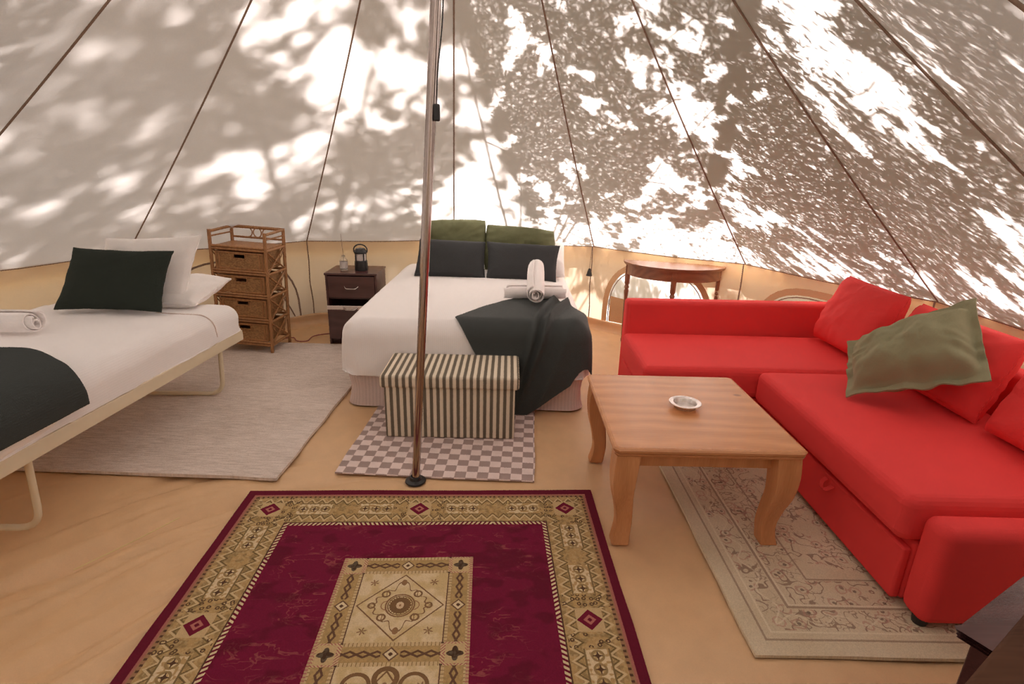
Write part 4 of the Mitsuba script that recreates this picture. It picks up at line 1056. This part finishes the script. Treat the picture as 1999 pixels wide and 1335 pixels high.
for i, (x, y, x2, y2, lb) in enumerate(((-1.40, 1.94, -1.60, 1.62, 'long dry straw on the floor left of the burgundy rug'), (0.0, 2.10, -0.012, 2.06, 'short bent straw lying on the far border of the burgundy rug'))):
    z = 0.016 if i else 0.002
    add('straw', tube(smooth_path([(x, y, max(z, fz(x, y) + 0.002)), ((x + x2) / 2 + 0.006, (y + y2) / 2, max(z, fz((x + x2) / 2, (y + y2) / 2) + 0.002)), (x2, y2, max(z, fz(x2, y2) + 0.002))], 10), 0.0018, 5), 'straw', 50, label=lb, cat='straw')

# ------------------------------------------------------------------ trees and grass outside, which shade the canvas
SE1 = np.array([math.cos(AZ), -math.sin(AZ), 0]); SE2 = np.array([-math.sin(AZ) * math.sin(EL), -math.cos(AZ) * math.sin(EL), math.cos(EL)])
# foliage clusters and gaps of the crowns, measured across the sun's direction (sideways, upwards, radius) in metres
CLUSTERS = [(-0.59, -2.84, 0.30), (0.58, -2.39, 0.38), (-0.59, -2.84, 0.35), (0.58, -2.39, 0.43), (0.40, -2.07, 0.30), (1.09, -2.15, 0.29), (0.14, -1.70, 0.31), (-0.14, -1.92, 0.16), (0.85, -1.96, 0.20), (0.52, -3.29, 0.24), (-1.01, -2.65, 0.26), (-0.71, -3.39, 0.25), (-2.56, -1.08, 0.32), (-3.81, -1.58, 0.49), (-3.08, -1.19, 0.22), (-2.53, -1.86, 0.22), (-2.32, -2.46, 0.32), (-2.73, -1.54, 0.20), (-2.91, -0.80, 0.21), (-3.39, -2.60, 0.27), (0.48, -1.20, 0.12), (0.82, -1.27, 0.22), (-1.19, -2.13, 0.18), (1.01, -3.36, 0.10), (-1.53, -1.81, 0.16), (0.97, -2.49, 0.25), (-2.63, -3.42, 0.26)]
GAPS = [(-0.42, -3.65, 0.40), (-0.10, -3.50, 0.30), (-0.42, -3.65, 0.47), (-0.23, -2.94, 0.21), (-0.21, -2.28, 0.16), (-0.42, -2.05, 0.12), (0.20, -3.63, 0.33), (0.83, -3.18, 0.32), (0.56, -1.40, 0.20), (0.41, -1.37, 0.15), (-1.61, -3.03, 0.31), (-1.49, -2.37, 0.16), (-1.96, -3.43, 0.37), (-2.07, -1.65, 0.19), (-2.23, -1.80, 0.24), (-2.88, -2.35, 0.35), (-3.02, -2.09, 0.17), (-2.33, -1.27, 0.14), (-2.60, -2.83, 0.32), (-2.42, -3.18, 0.41), (-2.92, -0.98, 0.11), (-3.32, -1.53, 0.15), (-2.95, -1.38, 0.13), (-3.63, -1.34, 0.12), (-3.70, -2.04, 0.19), (-1.11, -3.81, 0.33), (-0.95, -1.91, 0.16), (0.68, -1.47, 0.18), (0.16, -2.68, 0.15), (1.35, -2.76, 0.27), (1.25, -2.17, 0.19), (1.14, -1.74, 0.13), (-2.26, -2.20, 0.24), (-3.06, -3.00, 0.29), (-0.73, -2.41, 0.15), (0.70, -1.88, 0.16), (0.77, -3.58, 0.13)]
def crown_density(a, b):
    q = np.stack([a, b, a * 0], -1)
    k = smooth01(a, -2.0, 0.2); c1, c2 = 0.99 - 0.07 * k, 0.08 - 0.47 * k
    u, v = a * c1 + b * c2, b * c1 - a * c2        # sprays on the outer trees stretch sideways, slightly downwards
    w = np.stack([u * 0.42, v * 1.25, a * 0], -1)
    side = np.maximum(smooth01(-a, 1.7, 2.5), 0.85 * smooth01(a, 0.1, 0.7))
    n0 = 0.40 * meshkit.fbm(q * 2.6, 3, 51) + 0.42 * meshkit.fbm(q * 8.5, 3, 52) + 0.18 * meshkit.noise(q * 24, 53)
    n1 = 0.30 * meshkit.fbm(q * 2.2, 3, 51) + 0.46 * meshkit.fbm(w * 14.0, 3, 54) + 0.24 * meshkit.noise(w * 34, 55)
    n = n0 * (1 - side) + n1 * side
    left = smooth01(-a, 2.2, 3.0)
    bias = 0.024 + 0.050 * left + 0.030 * smooth01(a, 0.0, 0.5) * smooth01(b, -2.4, -1.7)
    for x, y, r in CLUSTERS: bias = bias + 0.13 * np.exp(-((a - x) ** 2 + (b - y) ** 2) / (0.75 * r) ** 2)
    for x, y, r in GAPS: bias = bias - 0.10 * np.exp(-((a - x) ** 2 + (b - y) ** 2) / (0.75 * r) ** 2)
    return smooth01(n + bias, 0.475, 0.555)
def leaf_mesh(P, L, W, droop, r, spray=0.0):
    """One pointed leaf of two triangles at each point."""
    n = len(P)
    d = r.normal(size=(n, 3)); d[:, 2] = d[:, 2] * 0.6 - droop; d = d + spray * r.choice([-1.0, 1.0], (n, 1)) * (0.96 * SE1 - 0.25 * SE2); d /= np.linalg.norm(d, axis=1, keepdims=True)
    w = np.cross(d, r.normal(size=(n, 3))); w /= np.linalg.norm(w, axis=1, keepdims=True)
    s = r.uniform(0.7, 1.25, (n, 1))
    a, c = P - d * L * s / 2, P + d * L * s / 2; m = P - d * L * s * 0.08
    v = np.stack([a, m + w * W * s / 2, c, m - w * W * s / 2], 1).reshape(-1, 3)
    i = np.arange(n) * 4
    return tm(v, np.vstack([np.stack([i, i + 1, i + 2], 1), np.stack([i, i + 2, i + 3], 1)]))
def roof_depth(a, b):
    """Distance along the sun's direction at which a ray (sideways, upwards) leaves the tent's cone."""
    o = a[:, None] * SE1 + b[:, None] * SE2 - np.array([CX, CY, APEX[2]])
    k = RT / (APEX[2] - ZE)
    A = SUN[0] ** 2 + SUN[1] ** 2 - k * k * SUN[2] ** 2
    B = 2 * (o[:, 0] * SUN[0] + o[:, 1] * SUN[1] - k * k * o[:, 2] * SUN[2]); Cc = o[:, 0] ** 2 + o[:, 1] ** 2 - k * k * o[:, 2] ** 2
    q = np.sqrt(np.maximum(B * B - 4 * A * Cc, 0))
    t1, t2 = (-B - q) / (2 * A), (-B + q) / (2 * A)
    lo, hi = np.minimum(t1, t2), np.maximum(t1, t2)
    return np.where(o[:, 2] + hi * SUN[2] <= 0.01, hi, lo)
def crown(n, a0, a1, b0, b1, t0, t1, r, floor_d=0.0):
    a, b = r.uniform(a0, a1, n), r.uniform(b0, b1, n)
    keep = r.uniform(0, 1, n) < np.maximum(crown_density(a, b), floor_d)
    a, b = a[keep], b[keep]
    t = r.uniform(t0, t1, len(a)) + 0.5 * (meshkit.noise(np.stack([a * 3, b * 3, a * 0], -1), 77) - 0.5)
    return a[:, None] * SE1 + b[:, None] * SE2 + (np.clip(roof_depth(a, b), 1.5, 4.0) + t)[:, None] * SUN
TREES = [('tree', 'drooping tree beside the tent on the right with narrow leaves', (4.2, 6.6), 230000, (0.05, 2.7), (-4.3, -0.55), (0.7, 2.2), 0.052, 0.0105, 0.9, 0.07),
         ('tree_001', 'slender tree behind the tent whose twigs shade the roof behind the double bed', (0.4, 7.6), 135000, (-1.40, 0.15), (-4.3, -0.55), (1.2, 3.2), 0.054, 0.0115, 0.7, 0.08),
         ('tree_002', 'leafy tree behind the tent on the left of the middle', (-2.2, 9.2), 75000, (-2.45, -1.30), (-4.3, -0.55), (5.5, 8.5), 0.060, 0.016, 0.5, 0.12),
         ('tree_003', 'tall tree far behind the tent on the left', (-4.9, 11.0), 70000, (-4.3, -2.35), (-4.3, -0.55), (9.0, 13.0), 0.075, 0.026, 0.4, 0.17),
         ('tree_004', 'broad dense tree beside the entrance of the tent', (-4.6, -3.4), 42000, (-3.8, 2.8), (-0.6, 2.6), (3.5, 6.0), 0.11, 0.045, 0.3, 0.30)]
for key, lab, (bx, by), n, (a0, a1), (b0, b1), (t0, t1), L, W, droop, fl in TREES:
    r = np.random.default_rng(len(key) + n)
    say(key, lab, 'tree')
    P = crown(n, a0, a1, b0, b1, t0, t1, r, fl)
    used.add(key)
    add(key + '__foliage', leaf_mesh(P, L, W, droop, r, 1.6 if key in ('tree', 'tree_003') else 0.3), 'leaf', False, kind='stuff')
    top = P.mean(0); base = np.array([bx, by, -0.08]); fork = np.array([bx, by, 0]) * 0.85 + top * 0.15; fork[2] = top[2] * 0.40
    add(key + '__trunk', tube(smooth_path([base, base * 0.5 + fork * 0.5 + [0.08, 0, 0], fork], 12), np.linspace(0.16, 0.09, 12), 10), 'bark', 50)
    ends = P[r.choice(len(P), 9, replace=False)]
    for e in ends:
        mid = fork * 0.45 + e * 0.55 + [0, 0, 0.35]
        br = smooth_path([fork, mid, e], 14)
        add(key + '__branch', tube(br, np.linspace(0.030, 0.003, 14) * (0.6 if t0 < 4 else 1.2), 6), 'bark', 50)
    tw = []
    for e in P[r.choice(len(P), 60, replace=False)]:
        d = r.normal(size=3) * [0.5, 0.5, 0.25] + [0, 0, -0.35]
        d = d / np.linalg.norm(d) * r.uniform(0.35, 0.9)
        tw.append(tube(smooth_path([e - d * 0.5, e + r.normal(size=3) * 0.05, e + d * 0.5 + [0, 0, -0.08]], 8), np.linspace(0.007 if t0 < 4 else 0.012, 0.0015, 8), 4, False))
    add(key + '__twigs', cat(*tw), 'bark', False, kind='stuff')
r = np.random.default_rng(5)
n = 5000
ga, gr = np.radians(r.uniform(-75, 85, n)), RT + 0.20 + np.abs(r.normal(0, 0.28, n))
h = r.uniform(0.10, 0.42, n) * (0.5 + meshkit.noise(np.stack([ga * 9, ga * 0, ga * 0], -1), 3))
B = np.stack([CX + gr * np.sin(ga), CY + gr * np.cos(ga), np.full(n, -0.08)], -1)
lean = r.normal(size=(n, 3)) * [0.05, 0.05, 0]; side = np.stack([np.cos(r.uniform(0, 6.28, n)), np.sin(r.uniform(0, 6.28, n)), np.zeros(n)], -1) * 0.004
tip = B + lean + np.stack([np.zeros(n), np.zeros(n), h + 0.08], -1)
i = np.arange(n) * 3
add('grass', tm(np.stack([B - side, B + side, tip], 1).reshape(-1, 3), np.stack([i, i + 1, i + 2], 1)), 'leaf', False, label='long grass growing outside along the tent wall', cat='grass', kind='stuff')
